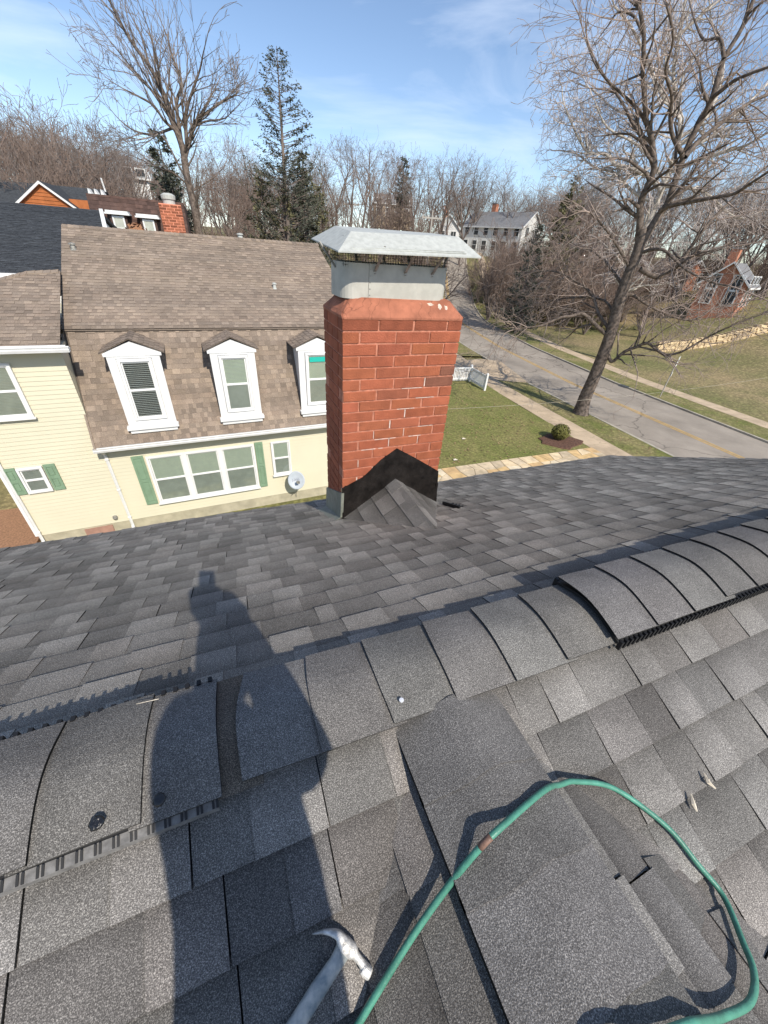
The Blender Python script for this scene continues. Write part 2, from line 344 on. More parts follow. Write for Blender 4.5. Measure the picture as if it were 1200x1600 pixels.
# closed underlay/deck beneath, walls, fascia
mb = MB()
for y0, z0, y1, z1 in ((EY - 0.005, EZ - 0.006, RY, RZ - 0.006), (NY, NZ - 0.006, RY, RZ - 0.006)):
    mb.prism([(XL, y0, z0), (XR - 0.01, y0, z0), (XR - 0.01, y1, z1), (XL, y1, z1)], [(XL, y0, z0 - 0.1), (XR - 0.01, y0, z0 - 0.1), (XR - 0.01, y1, z1 - 0.1), (XL, y1, z1 - 0.1)])
hb(mb, 'roof_deck', 'underlay')
mb = MB(); mb.box((XL + 0.3, NY + 0.3, GROUND + 0.0), (XR - 0.3, EY - 0.35, EZ - 0.25)); hb(mb, 'wall', 'siding')
mb = MB(); mb.prism([(XR - 0.3, NY + .3, EZ - .25), (XR - 0.3, EY - .35, EZ - .25), (XR - .3, RY, RZ - .12)][::-1], [(XR - .45, NY + .3, EZ - .25), (XR - .45, EY - .35, EZ - .25), (XR - .45, RY, RZ - .12)][::-1]); hb(mb, 'gable_wall', 'siding')
mb = MB(); mb.box((XL, EY - 0.03, EZ - 0.17), (XR, EY - 0.008, EZ - 0.02)); hb(mb, 'fascia', 'white')

# ridge profile: arch over the ridge
def arch(t, lift, hw=0.127):
    """t in -1..1 across the ridge (near .. far); returns y,z"""
    y = t * hw; rr = 0.075
    z = -S * (math.sqrt(y * y + rr * rr) - rr) * 1.0
    return RY + 0.005 + y, RZ + 0.016 + z + lift
def cap_piece(x0, x1, l0, l1, parent_name, tone, rng, hw=0.127, skew=0.0, th=0.004):
    mb = MB(); K = 12; J = 3
    jl = [rng.uniform(-0.004, 0.004) for _ in range(2)]
    w_n = hw + rng.uniform(-.005, .004); w_f = hw + rng.uniform(-.005, .004)
    def pt(i, j, dz=0):
        t = -1 + 2 * i / K; h = w_n if t < 0 else w_f; x = x0 + (x1 - x0) * j / J + skew * t * (1 - j / J) + (jl[0] if t < 0 else jl[1]) * abs(t) + 0.006 * math.cos(t * 2.2) * (1 - j / J) * -1
        f = j / J; l = l0 + (l1 - l0) * f
        y, z = arch(t, l, h); return (x, y, z + dz + 0.0012 * math.sin(x * 23 + t * 3))
    for i in range(K):
        for j in range(J):
            k = rng.uniform(0.97, 1.03); c = tuple(a * k for a in tone)
            mb.face([pt(i, j), pt(i, j + 1), pt(i + 1, j + 1), pt(i + 1, j)][::-1], c)
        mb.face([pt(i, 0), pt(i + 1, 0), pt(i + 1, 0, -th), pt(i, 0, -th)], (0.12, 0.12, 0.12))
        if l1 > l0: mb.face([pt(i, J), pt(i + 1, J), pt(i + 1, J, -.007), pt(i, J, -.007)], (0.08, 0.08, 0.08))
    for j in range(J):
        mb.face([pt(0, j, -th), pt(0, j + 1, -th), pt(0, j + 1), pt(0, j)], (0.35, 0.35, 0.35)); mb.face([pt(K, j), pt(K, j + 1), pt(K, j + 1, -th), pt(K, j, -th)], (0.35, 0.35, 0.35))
    return hb(mb, 'cap_shingle', 'cap', smooth=False, weld=True)
rc = random.Random(5)
def tone_(): 
    k = rc.uniform(0.86, 1.14); return (k, k * rc.uniform(.985, 1.01), k * rc.uniform(0.98, 1.03))
for a, b in zip([-0.095, 0.072, 0.24, 0.42, 0.60, 0.785], [0.11, 0.28, 0.46, 0.64, 0.82, 1.02]):
    cap_piece(a, b, 0.013, 0.001, 'ridge', tone_(), rc, skew=rc.uniform(-0.006, 0.012))
x = 0.955
while x < 4.7:
    cap_piece(x, min(x + 0.215, 4.72), 0.041, 0.031, 'ridge', tone_(), rc, skew=0.008, hw=0.135); x += 0.175
x = -0.318; e_ = -0.142
while x > -6.6:
    cap_piece(x, e_ + 0.0, 0.017, 0.017 if x > -.33 else 0.027, 'ridge', tone_(), rc, skew=rc.uniform(-.01, .01), hw=0.133, th=0.004); e_ = x + 0.04; x -= 0.175
# plastic ridge vents under the raised caps
def vent(x0, x1, side_grey):
    mb = MB(); K = 12
    def pr(t, l): y, z = arch(t, l, 0.129 if side_grey else 0.133); return y, z
    for i in range(K):
        (ya, za), (yb, zb) = pr(-1 + 2 * i / K, 0.012 if side_grey else 0.018), pr(-1 + 2 * (i + 1) / K, 0.012 if side_grey else 0.018)
        top = [(x0, ya, za), (x1, ya, za), (x1, yb, zb), (x0, yb, zb)]; mb.prism(top, [(p[0], p[1], p[2] - 0.010) for p in top])
    o = hb(mb, 'ridge_vent', 'black_plastic'); o['label'] = 'black slotted plastic ridge vent %s' % ('on the left, under sealed caps' if side_grey else 'on the right, under raised caps')
    # louvre teeth down both edges
    pitch = 0.026 if side_grey else 0.020; xs = max(x0, -1.6); n = int((min(x1, 4.6) - xs) / pitch)
    for t in ((1,) if side_grey else (-1, 1)):
        mt = MB()
        for i in range(n):
            xx = xs + (i + 0.5) * pitch; y, z = pr(t, 0.010); yo = y + t * 0.008
            mt.box((xx - 0.0045, min(y, yo) - 0.002, z - 0.022), (xx + 0.0045, max(y, yo) + 0.002, z + 0.012))
        q = mt.build('louvre', 'black_plastic'); q.parent = o
    return o
vL = vent(-6.5, -0.142, True); vR = vent(0.965, 4.7, False)
# dusty flange with slots along the left vent's near and far edge
mb = MB()
y, z = arch(-1, 0.0, 0.133)
top = [(-6.5, y - 0.013, z - 0.000), (-0.15, y - 0.013, z - 0.000), (-0.15, y + 0.01, z + 0.010), (-6.5, y + 0.01, z + 0.010)]
mb.prism(top, [(p[0], p[1], p[2] - 0.014) for p in top]); q = mb.build('flange', 'vent_grey'); q.parent = vL
mb = MB(); xx = -1.9
while xx < -0.16:
    for dx in (0, 0.0075):
        T = [(xx + dx, y - 0.0125, z + 0.0018), (xx + dx + 0.0042, y - 0.0125, z + 0.0018), (xx + dx + 0.0042, y + 0.002, z + 0.0095), (xx + dx, y + 0.002, z + 0.0095)]
        mb.prism(T, [(p[0], p[1], p[2] - 0.006) for p in T])
    xx += 0.0285
q = mb.build('slot', 'black_plastic'); q.parent = vL; q['label'] = 'row of black slots along the dusty vent flange'; q['kind'] = 'stuff'
# strip of older shingle showing in the gap between left vent and first cap
mb = MB()
for i in range(12):
    (ya, za), (yb, zb) = arch(-1 + i / 6, 0.001, 0.134), arch(-1 + (i + 1) / 6, 0.001, 0.134)
    T = [(-0.16, ya, za), (-0.06, ya, za), (-0.06, yb, zb), (-0.16, yb, zb)]; mb.face(T, (0.85, 0.76, 0.66))
hb(mb, 'ridge_underlay', 'cap', weld=True)
# caps down the cross gable's ridge
def ccap(y0, y1, l0, l1, tone):
    mb = MB(); K = 8
    def pt(i, y, l, dz=0):
        t = -1 + 2 * i / K; xx = t * 0.148; z = CZ + 0.012 - CS * 0.88 * (math.sqrt(xx * xx + 0.05 ** 2) - 0.05) + l
        return (CX + 0.006 + xx, y + 0.004 * math.cos(i * 1.3), z + dz)
    for i in range(K):
        mb.face([pt(i, y0, l0), pt(i + 1, y0, l0), pt(i + 1, y1, l1), pt(i, y1, l1)], tone)
        mb.face([pt(i, y0, l0, -.0015), pt(i + 1, y0, l0, -.0015), pt(i + 1, y0, l0), pt(i, y0, l0)], (0.6, 0.6, 0.6))
    for i, sgn in ((0, 1), (K, -1)):
        mb.face([pt(i, y0, l0), pt(i, y1, l1), pt(i, y1, l1, -.014), pt(i, y0, l0, -.014)], (0.12, 0.12, 0.12))
    return hb(mb, 'cap_shingle', 'cap', weld=True)
ccap(0.22, 0.395, 0.003, 0.001, (0.88, 0.88, 0.9))
yy = 0.05
while yy > -2.4:
    ccap(yy, yy + 0.19, 0.002, -0.001, tone_()); yy -= 0.17
# cut shingle scraps along the valley right of the cross gable
rs_ = random.Random(3); 
for (px, py, pw, ph) in ((0.71, -0.02, .07, .12), (0.80, -0.14, .07, .12), (0.88, -0.27, .07, .12)):
    mb = MB(); zz = lambda x_, y_: max(CZ - CS * abs(x_ - CX), RZ - S * abs(y_ - RY)) + 0.0065
    T = [(px, py - ph, 0), (px + pw, py - ph * .9, 0), (px + pw, py, 0), (px, py + .01, 0)]; T = [(a, b, zz(px, b)- CS * (a - px) ) for a, b, _ in T]
    mb.prism(T, [(p[0], p[1], p[2] - 0.006) for p in T], tuple([rs_.uniform(.75, 1.05)] * 3)); o = hb(mb, 'valley_shingle', 'shingle')

# ------------------------------------------------------------------ chimney (part of our house)
CX0, CX1, CY0, CY1 = 0.648, 1.41, 2.20, 2.62
CTOP = -0.335
chim = MB(); rb = random.Random(11); row = 0.0672; zt = CTOP
chz0 = -2.05
core = MB(); core.box((CX0 + 0.005, CY0 + 0.005, chz0), (CX1 - 0.005, CY1 - 0.005, CTOP + 0.004))
i = 0; joints = core; WJ = (1.4, 2.7, 3.6)
while zt > chz0 + 0.08:
    z1 = zt; z0 = zt - row + 0.009
    # front and back
    BL = 0.222; off = (0.0 if i % 2 == 0 else -0.115) + rb.uniform(-0.01, 0.01)
    for (ya, yb) in ((CY0, CY0 + 0.09), (CY1 - 0.09, CY1)):
        x = CX0 + off
        first = True
        while x < CX1 - 0.012:
            xa = max(x, CX0); xb = min(x + BL - 0.010 + rb.uniform(-.004, .004), CX1)
            if xb - xa > 0.02:
                k = rb.uniform(0.86, 1.10); c = (k, k * rb.uniform(0.95, 1.03), k * rb.uniform(.93, 1.05))
                if i in (4, 5) and 1.12 < xa < 1.32: c = (0.60, 0.78, 0.95)
                if i == 0: c = (0.72, 0.70, 0.72)
                if i in (6, 7) and rb.random() < .25: c = (.8, .84, .9)
                j = rb.uniform(-0.002, 0.002)
                d = j if ya == CY0 else 0
                chim.box((xa + rb.uniform(0, .002), ya - d, z0 + rb.uniform(-.001, .0015)), (xb, yb, z1 + rb.uniform(-.0015, .001)), c)
            if ya == CY0 and xb < CX1 - .03:
                wht = rb.random() < (0.08 if i < 5 else 0.35)
                if wht: joints.box((xb + .001, CY0 + 0.001, z0 + .004), (xb + rb.uniform(.004, .009), CY0 + 0.02, z1 - 0.002), WJ)
            x += BL
        if ya == CY0 and i > 4:
            for _ in range(rb.choice((0, 1, 1, 2))):
                xs = rb.uniform(CX0, CX1 - .2); ln = rb.uniform(.03, .16)
                joints.box((xs, CY0 + 0.0005, z0 - 0.0065), (xs + ln, CY0 + 0.02, z0 - 0.0035), WJ)
    # sides
    for (xa, xb) in ((CX0, CX0 + 0.09), (CX1 - 0.09, CX1)):
        y = CY0 + 0.098 - (0.0 if i % 2 == 0 else 0.0); n_ = 0
        segs = [(CY0 + .10, CY0 + .21), (CY0 + .22, CY1 - .10)] if i % 2 else [(CY0 + .10, CY1 - .10)]
        for (a, b) in segs:
            k = rb.uniform(0.8, 1.1); chim.box((xa, a, z0), (xb, b, z1), (k, k * .95, k * .95))
    zt -= row; i += 1
chimney = chim.build('chimney', 'brick', bevel=0.0022); hp(chimney)
chimney['label'] = 'red painted brick chimney with grey metal cap'
def cb(mb, name, m, **k):
    o = mb.build(name, m, **k); o.parent = chimney; return o
cb(core, 'mortar', 'mortar')
# mortar crown: rounded shoulder
mb = MB(); prof = [(0.003, CTOP), (0.004, CTOP + .012), (-0.010, CTOP + .036), (-0.052, CTOP + .086), (-0.072, CTOP + .096), (-0.12, CTOP + .102)]
def rrect(g, z, n=5, r0=0.045):
    x0, x1, y0, y1 = CX0 - g, CX1 + g, CY0 - g, CY1 + g; r = r0; P = []
    for (cx, cy, a0) in ((x1 - r, y0 + r, -90), (x1 - r, y1 - r, 0), (x0 + r, y1 - r, 90), (x0 + r, y0 + r, 180)):
        for k in range(n + 1):
            a = rad(a0 + 90 * k / n); P.append((cx + r * math.cos(a), cy + r * math.sin(a), z + 0.004 * math.sin(cx * 40 + k * 2 + z * 60)))
    return P
rr = [rrect(g, z, r0=0.012 if q < 2 else 0.03 + .008 * q) for q, (g, z) in enumerate(prof)]
for a, b in zip(rr, rr[1:]):
    for k in range(len(a)): mb.face([a[k], a[(k + 1) % len(a)], b[(k + 1) % len(a)], b[k]])
mb.face(rr[-1]); cb(mb, 'crown', 'crown', bevel=.004)
rw = random.Random(8)
for (xc, yc, w_, h_) in ((1.12, CY0 + .040, .10, .010), (1.20, CY0 + .044, .05, .007), (1.26, CY0 + .034, .04, .014), (1.30, CY0 + .032, .03, .014)):
    mb = MB(); n_ = 11; pts = [(xc + w_ / 2 * math.cos(2 * math.pi * k / n_) * rw.uniform(.4, 1.1), yc + h_ * math.sin(2 * math.pi * k / n_) * rw.uniform(.3, 1)) for k in range(n_)]
    zf = lambda y_: CTOP + .036 + (y_ - CY0 - .010) * 1.19 + .003
    mb.prism([(a, b, zf(b) - .0035) for a, b in pts], [(a, b, zf(b) - .01) for a, b in pts])
    cb(mb, 'bare_mortar_patch', 'white_patch')
# metal shroud
SX0, SX1, SY0, SY1, SZ0, SZ1 = 0.668, 1.325, 2.27, 2.56, -0.245, -0.078
def rr2(x0, x1, y0, y1, r, z, n=6):
    P = []
    for (cx, cy, a0) in ((x1 - r, y0 + r, -90), (x1 - r, y1 - r, 0), (x0 + r, y1 - r, 90), (x0 + r, y0 + r, 180)):
        for k in range(n + 1): a = rad(a0 + 90 * k / n); P.append((cx + r * math.cos(a), cy + r * math.sin(a), z))
    return P
mb = MB()
a, b = rr2(SX0, SX1, SY0, SY1, .075, SZ0), rr2(SX0, SX1, SY0, SY1, .075, SZ1)
c_, d_ = rr2(SX0 + .008, SX1 - .008, SY0 + .008, SY1 - .008, .07, SZ1), rr2(SX0 + .008, SX1 - .008, SY0 + .008, SY1 - .008, .07, SZ0 + 0.02)
for A, B in ((a, b), (b, c_), (c_, d_)):
    for k in range(len(A)): mb.face([A[k], A[(k + 1) % len(A)], B[(k + 1) % len(A)], B[k]])
cb(mb, 'shroud', 'shroud', smooth=False, weld=True)
mb = MB(); mb.box((SX0 + .148, SY0 - .0015, SZ0 + .01), (SX0 + .151, SY0 + .01, SZ1)); 
for k in range(5): mb.lathe([(0.0, .002), (.004, .001), (.004, 0)], 8, o=(SX0 + .158, SY0 - .001, SZ0 + .02 + k * .03))
cb(mb, 'seam', 'strut')
mb = MB(); mb.face(rr2(SX0 + .008, SX1 - .008, SY0 + .008, SY1 - .008, .07, SZ1 - 0.05)); cb(mb, 'flue_opening', 'flue_dark')  # flat near-black sheet painting the unlit depth inside the flue
# wire screen round the shroud
mb = MB(); t_ = 0.0011
def wire(p, q): mb.tube([p, q], t_, 3, caps=False)
ZT = 0.035
for k in range(int((SX1 - SX0 - .04) / 0.016)):
    xx = SX0 + 0.02 + k * 0.016
    for yy_ in (SY0 + .012, SY1 - .012): wire((xx, yy_, SZ1 - .02), (xx, yy_, ZT))
for k in range(int((SY1 - SY0 - .04) / 0.016)):
    yy_ = SY0 + 0.02 + k * 0.016
    for xx in (SX0 + .012, SX1 - .012): wire((xx, yy_, SZ1 - .02), (xx, yy_, ZT))
for k in range(7):
    zz_ = SZ1 - .01 + k * 0.016
    for yy_ in (SY0 + .012, SY1 - .012): wire((SX0 + .012, yy_, zz_), (SX1 - .012, yy_, zz_))
    for xx in (SX0 + .012, SX1 - .012): wire((xx, SY0 + .012, zz_), (xx, SY1 - .012, zz_))
cb(mb, 'spark_screen', 'mesh_wire')
for xx in (0.85, 1.03, 1.20):
    for (ya, yb) in ((SY0 - .004, SY0 - .10), (SY1 + .004, SY1 + .10)):
        mb = MB(); s_ = 1 if yb > ya else -1
        T = [(xx - .008, ya, SZ1 - .035), (xx + .008, ya, SZ1 - .035), (xx + .008 + .012, yb, -0.012), (xx - .008 + .012, yb, -0.012)]
        mb.prism(T, [(p[0], p[1] + .004, p[2]) for p in T]); mb.lathe([(0, .0), (.006, 0.0), (.006, .003)], 8, o=(xx, ya - .004, SZ1 - .045)); cb(mb, 'strut', 'strut')
for (xx, s_) in ((SX0, -1), (SX1, 1)):
    mb = MB(); mb.tube([(xx, 2.4, SZ1 - .03), (xx + s_ * .075, 2.45, 0.0)], .006, 5); cb(mb, 'strut', 'strut')
# lid
lo_ = [(0.604, 2.12, -0.030), (1.412, 2.12, -0.012), (1.412, 2.75, 0.030), (0.618, 2.75, 0.014)]
up_ = [(0.712, 2.27, 0.053), (1.340, 2.27, 0.072), (1.340, 2.60, 0.088), (0.722, 2.60, 0.080)]
mb = MB()
c0 = [np.array(p) for p in lo_]; c1 = [np.array(p) for p in up_]; hem = [p + np.array([0, 0, -0.006]) for p in c0]
for k in range(4):
    q = (k + 1) % 4
    mb.face([c0[k], c0[q], c1[q], c1[k]]); mb.face([hem[k], hem[q], c0[q], c0[k]]); mb.face([hem[q], hem[k], c1[k] + np.array([0, 0, -.005]), c1[q] + np.array([0, 0, -.005])])
mb.face(c1); mb.face([p + np.array([0, 0, -.005]) for p in c1][::-1])
for a_ in (0.12, 0.2):   # rolled ribs on the front skirt
    pa, pb = c0[0] * (1 - a_) + c1[0] * a_, c0[1] * (1 - a_) + c1[1] * a_
    mb.tube([pa + np.array([.05, -.001, .001]), pb + np.array([-.08, -.001, .001])], .0022, 5)
cb(mb, 'cap_lid', 'galv', weld=True)
for (xx, f_) in ((0.86, .3), (1.03, .3), (1.2, .3)):
    mb = MB(); p = c0[0] * (1 - f_) + c1[0] * f_; mb.lathe([(0.007, 0), (.006, .004), (0, .005)], 8, o=(xx, p[1], p[2] + 0.004)); cb(mb, 'bolt', 'strut')
# flashing
def roofz(y): return RZ - S * (y - RY)
mb = MB(); yF = CY0 - 0.006
apx, apz, ipz = 1.045, -1.150, -1.385
outer = [(CX0 - .004, roofz(CY0) + .27), (0.80, -1.345), (0.93, -1.225), (apx, apz), (1.20, -1.245), (CX1 + .004, -1.385)]
inner = [(CX0 - .006, roofz(CY0) + .005), (0.80, -1.585), (0.93, -1.475), (apx, ipz), (1.20, -1.48), (CX1 + .02, -1.64)]
for k in range(5):
    A = [(inner[k][0], yF - .02, inner[k][1] - .02), (inner[k + 1][0], yF - .02, inner[k + 1][1] - .02), (outer[k + 1][0], yF, outer[k + 1][1]), (outer[k][0], yF, outer[k][1])]
    mb.prism(A, [(p[0], CY0 + .01, p[2]) for p in A])
cb(mb, 'black_flashing', 'flash_black')
mb = MB()      # grey side flashing, left, with a kicked-out foot
A = [(CX0 - .012, CY0 - .02, roofz(CY0) + .24), (CX0 - .012, CY1 + .0, roofz(CY1) + .22), (CX0 - .02, CY1, roofz(CY1) + .04), (CX0 - .02, CY0 - .02, roofz(CY0) + .03)]
mb.prism(A, [(p[0] + .02, p[1], p[2]) for p in A])
A = [(CX0 - .02, CY0 - .02, roofz(CY0) + .03), (CX0 - .02, CY1, roofz(CY1) + .04), (CX0 - .09, CY1, roofz(CY1) + .012), (CX0 - .075, CY0 - .03, roofz(CY0) + .018)]
mb.prism(A, [(p[0], p[1], p[2] - .006) for p in A]); cb(mb, 'grey_flashing', 'flash_grey')
mb = MB(); A = [(CX1 + .012, CY0 - .02, roofz(CY0) + .2), (CX1 + .012, CY1, roofz(CY1) + .2), (CX1 + .012, CY1, roofz(CY1) - .02), (CX1 + .012, CY0 - .02, roofz(CY0) - .02)]
mb.prism(A, [(p[0] - .02, p[1], p[2]) for p in A]); cb(mb, 'black_flashing', 'flash_black')
# cricket (little saddle roof in front of the chimney)
kz = -1.392; ky = RY + (RZ - kz) / S
mb = MB()
for side in (-1, 1):
    zb = roofz(CY0 - .01); xe = CX0 - .0 if side < 0 else CX1 + .02
    A = np.array([apx, ky - .05, kz + .01]); B = np.array([apx, CY0 - .01, kz]); C = np.array([xe, CY0 - .01, zb + .012])
    U_ = _n(B - A); Wc = C - B; Wc = -(Wc - Wc.dot(U_) * U_); Lw = np.linalg.norm(Wc)
    Oc = B - Wc - U_ * np.linalg.norm(B - A)
    tri = [(np.linalg.norm(B - A), 0), (np.linalg.norm(B - A), Lw), (0, Lw), (0.0, Lw * .93)]
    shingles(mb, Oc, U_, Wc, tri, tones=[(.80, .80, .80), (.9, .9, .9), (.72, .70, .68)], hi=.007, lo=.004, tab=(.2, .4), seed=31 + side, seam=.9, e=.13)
hb(mb, 'cricket', 'shingle')
mb = MB()
for k in range(3):
    ya = ky + 0.03 + k * .24; A = [(apx - .07, ya, kz - .036), (apx, ya, kz + .014), (apx, ya + .26, kz + .008), (apx - .07, ya + .26, kz - .042)]; B = [(apx, ya, kz + .014), (apx + .07, ya, kz - .036), (apx + .07, ya + .26, kz - .042), (apx, ya + .26, kz + .008)]
    for T in (A, B): mb.prism([(p[0], min(p[1], CY0 - .02), p[2]) for p in T], [(p[0], min(p[1], CY0 - .02), p[2] - .006) for p in T], tuple([.8 + .1 * k] * 3))
hb(mb, 'cricket_cap', 'cap')
# louvred end of a vent strip stub beside the cricket
mb = MB(); px0, py0 = 1.43, 1.90; 
for k in range(4): mb.box((px0 + .012, py0 + k * .04, roofz(py0 + k * .04) + .0), (px0 + .06, py0 + k * .04 + .008, roofz(py0 + k * .04) + .022))
A = [(px0, py0 - .03, roofz(py0 - .03) + .035), (px0 + .012, py0 - .03, roofz(py0 - .03) + .035), (px0 + .012, py0 + .19, roofz(py0 + .19) + .035), (px0, py0 + .19, roofz(py0 + .19) + .035)]
mb.prism(A, [(p[0], p[1], p[2] - .045) for p in A]); hb(mb, 'vent_stub', 'black_plastic')

# ------------------------------------------------------------------ things lying on the roof
def rsurf(x, y):
    m = RZ - S * abs(y - RY)
    c = CZ - CS * abs(x - CX) if y < 0.42 else -99
    if abs(x - CX) < 0.152: c += 0.026
    if abs(y - RY) < 0.128: m = max(m, arch((y - RY) / 0.128, 0.032 if (x < -0.15 or x > 0.96) else 0.01)[1])
    return max(m, c) + 0.004
def hit(u, v, lift=0.0):
    r = ray(u, v); t = .4
    while t < 6:
        q = r * t
        if q[2] < rsurf(q[0], q[1]) + lift: return q
        t += .0015
    return r * t
# nail, sealant blobs
q = hit(627, 1096, .001); mb = MB(); mb.lathe([(0.0035, -.006), (.006, 0), (.0058, .0015), (0, .0022)], 12); mb.tube([(0, 0, 0), (0.002, 0, -.02)], .0016, 6)
o = mb.build('roofing_nail', 'nail'); o.location = tuple(q + np.array([0, 0, .006])); tag(o, 'bright round nail head standing in the ridge cap above the hose', 'nail')
for lab, (u_, v_) in (('shiny black sealant dab near the left vent edge, left of the photographer\'s shadow', (151, 1286)), ('shiny black sealant dab at the edge of the photographer\'s shadow, beside a cap seam', (249, 1249))):
    q = hit(u_, v_, .0); mb = MB(); rg = random.Random(u_)
    rings = []
    for (r_, z_) in ((.011, 0), (.012, .003), (.008, .006), (.003, .005)): rings.append([(r_ * math.cos(2 * math.pi * k / 14) * rg.uniform(.8, 1.15), r_ * math.sin(2 * math.pi * k / 14) * rg.uniform(.8, 1.15), z_) for k in range(14)])
    for a, b in zip(rings, rings[1:]):
        for k in range(14): mb.face([a[k], a[(k + 1) % 14], b[(k + 1) % 14], b[k]])
    mb.face(rings[-1]); o = mb.build('sealant_dab', 'tar', smooth=True); o.location = tuple(q + np.array([0, 0, -.002])); o.rotation_euler = (.25, 0, 0); tag(o, lab, 'sealant', 'black sealant dabs on the ridge caps')
# hammer
def smooth_path(P, n=6):
    P = [np.asarray(p, float) for p in P]; out = []
    for i in range(len(P) - 1):
        p0, p1, p2, p3 = P[max(i - 1, 0)], P[i], P[i + 1], P[min(i + 2, len(P) - 1)]
        for k in range(n):
            t = k / n; out.append(0.5 * ((2 * p1) + (-p0 + p2) * t + (2 * p0 - 5 * p1 + 4 * p2 - p3) * t * t + (-p0 + 3 * p1 - 3 * p2 + p3) * t ** 3))
    out.append(P[-1]); return out
hq = hit(535, 1500, .020); hn = _n(np.array([0, -S, 1.0])); hnv = hn
def hpt(u, v, lift=0.0):        # point on the plane through the hammer parallel to the roof
    r = ray(u, v); t = (hq + hn * lift).dot(hn) / r.dot(hn); return r * t
ham = empty('claw_hammer', tuple(hq), label='worn steel claw hammer lying on the shaded roof beside the green hose', cat='hammer')
hz = lambda k: (430 + k[0] / 5.714, 1420 + k[1] / 5.714)
def loft(mb, path, widths, thick, n=12):
    """path of centre points; width measured in the roof plane, thickness along the normal"""
    rings = []
    for i, p in enumerate(path):
        d = _n(path[min(i + 1, len(path) - 1)] - path[max(i - 1, 0)]); sdv = _n(np.cross(hn, d))
        rings.append([p + sdv * math.copysign(abs(math.cos(a)) ** .8, math.cos(a)) * widths[i] / 2 + hn * math.copysign(abs(math.sin(a)) ** .8, math.sin(a)) * thick[i] / 2 for a in [2 * math.pi * k / n for k in range(n)]])
    for a, b in zip(rings, rings[1:]):
        for k in range(n): mb.face([a[k], a[(k + 1) % n], b[(k + 1) % n], b[k]])
    mb.face(rings[0][::-1]); mb.face(rings[-1])
def wpx(a, b): return np.linalg.norm(hpt(*hz(a)) - hpt(*hz(b)))
mb = MB()
edge_o = [(330, 222), (410, 190), (500, 178), (590, 195), (660, 240), (715, 300), (745, 375), (790, 440), (868, 518)]
edge_i = [(334, 228), (425, 222), (500, 245), (545, 285), (580, 400), (660, 450), (690, 445), (735, 495), (806, 622)]
cen = [((a[0] + b[0]) / 2, (a[1] + b[1]) / 2) for a, b in zip(edge_o, edge_i)]
P_ = smooth_path([hpt(*hz(c)) for c in cen], 4); Wd = [wpx(a, b) for a, b in zip(edge_o, edge_i)]
Wd = list(np.interp(np.linspace(0, 8, len(P_)), range(9), Wd)); Th = list(np.interp(np.linspace(0, 8, len(P_)), range(9), [.004, .009, .016, .022, .026, .026, .022, .020, .026]))
loft(mb, P_, Wd, Th)
o = mb.build('hammer_head', 'steel', smooth=True); o.parent = ham; o.location = -hq
mb = MB(); fa, fb, fc = hpt(*hz((825, 520))), hpt(*hz((800, 560))), hpt(*hz((838, 580)))
c1_ = (hpt(*hz((868, 520))) + hpt(*hz((806, 625)))) / 2; dv = _n(c1_ - hpt(*hz((790, 530)))); wf = wpx((868, 520), (806, 625))
loft(mb, [c1_ - dv * .016, c1_ - dv * .012, c1_ - dv * .001, c1_ + dv * .001], [wf * .92, wf * 1.02, wf * 1.02, wf * .92], [.024, .027, .027, .024], 16)
o = mb.build('striking_face', 'steel'); o.parent = ham; o.location = -hq
mb = MB(); hs = [hpt(*hz(p)) for p in ((600, 380), (535, 495), (370, 740), (210, 1000), (20, 1300), (-170, 1600))]
hl = _n(hs[-1] - hs[-2]); 
loft(mb, hs, [wpx((520, 380), (660, 470)) * .9, wpx((490, 440), (580, 550)), wpx((295, 700), (440, 790)) * .9, wpx((150, 960), (285, 1029)), wpx((150, 960), (285, 1029)) * 1.05, .034], [.020, .021, .020, .021, .024, .026])
o = mb.build('handle', 'handle', smooth=True); o.parent = ham; o.location = -hq
# hose
hpts = [(470, 1760, 0), (515, 1680, .004), (560, 1600, .008), (640, 1470, .016), (700, 1385, .030), (745, 1330, .034), (780, 1295, .030), (850, 1235, .030), (875, 1226, .034), (900, 1221, .040), (960, 1232, .022), (1040, 1290, .014), (1090, 1350, .020), (1130, 1400, .022), (1160, 1470, .024), (1178, 1520, .03), (1172, 1565, .03), (1130, 1588, .024), (1095, 1596, .034), (1070, 1602, .038), (980, 1640, .024), (900, 1700, .004)]
P_ = smooth_path([hit(u_, v_, l_ * .55 + .006) for u_, v_, l_ in hpts], 7)
hose = MB(); hose.tube(P_, 0.0062, 12); o = hose.build('air_hose', 'hose', smooth=True); tag(o, 'green rubber hose looping across the near roof', 'hose')
i0 = 5 * 7 + 1; i1 = 6 * 7 - 2; mb = MB(); mb.tube(P_[i0:i1 + 1], 0.0065, 12); sp = mb.build('splice', 'splice', smooth=True); sp.parent = o; sp['label'] = 'brown worn splice on the green hose'
for lab, pts in (('pale shred of debris on the right shingles, larger one', [(1100, 1208), (1106, 1222), (1118, 1232)]), ('pale shred of debris left of a larger one on the right shingles', [(1079, 1240), (1083, 1256), (1089, 1268)])):
    mb = MB(); P2 = [hit(a, b, .014) for a, b in pts]; mb.tube(P2, [.002, .006, .002], 5); mb.tube([P2[1], P2[1] + np.array([.012, .004, .001])], [.004, .001], 4)
    o = mb.build('debris', 'litter'); tag(o, lab, 'debris')
mb = MB(); P2 = [hit(a, b, .004) for a, b in ((160, 1107), (178, 1098), (200, 1094))]; mb.tube(P2, [.001, .002, .001], 4); mb.tube([hit(a, b, .004) for a, b in ((213, 1100), (248, 1092))], .0008, 4)
o = mb.build('debris', 'litter'); tag(o, 'thin pale twig lying on the left ridge vent caps', 'debris')

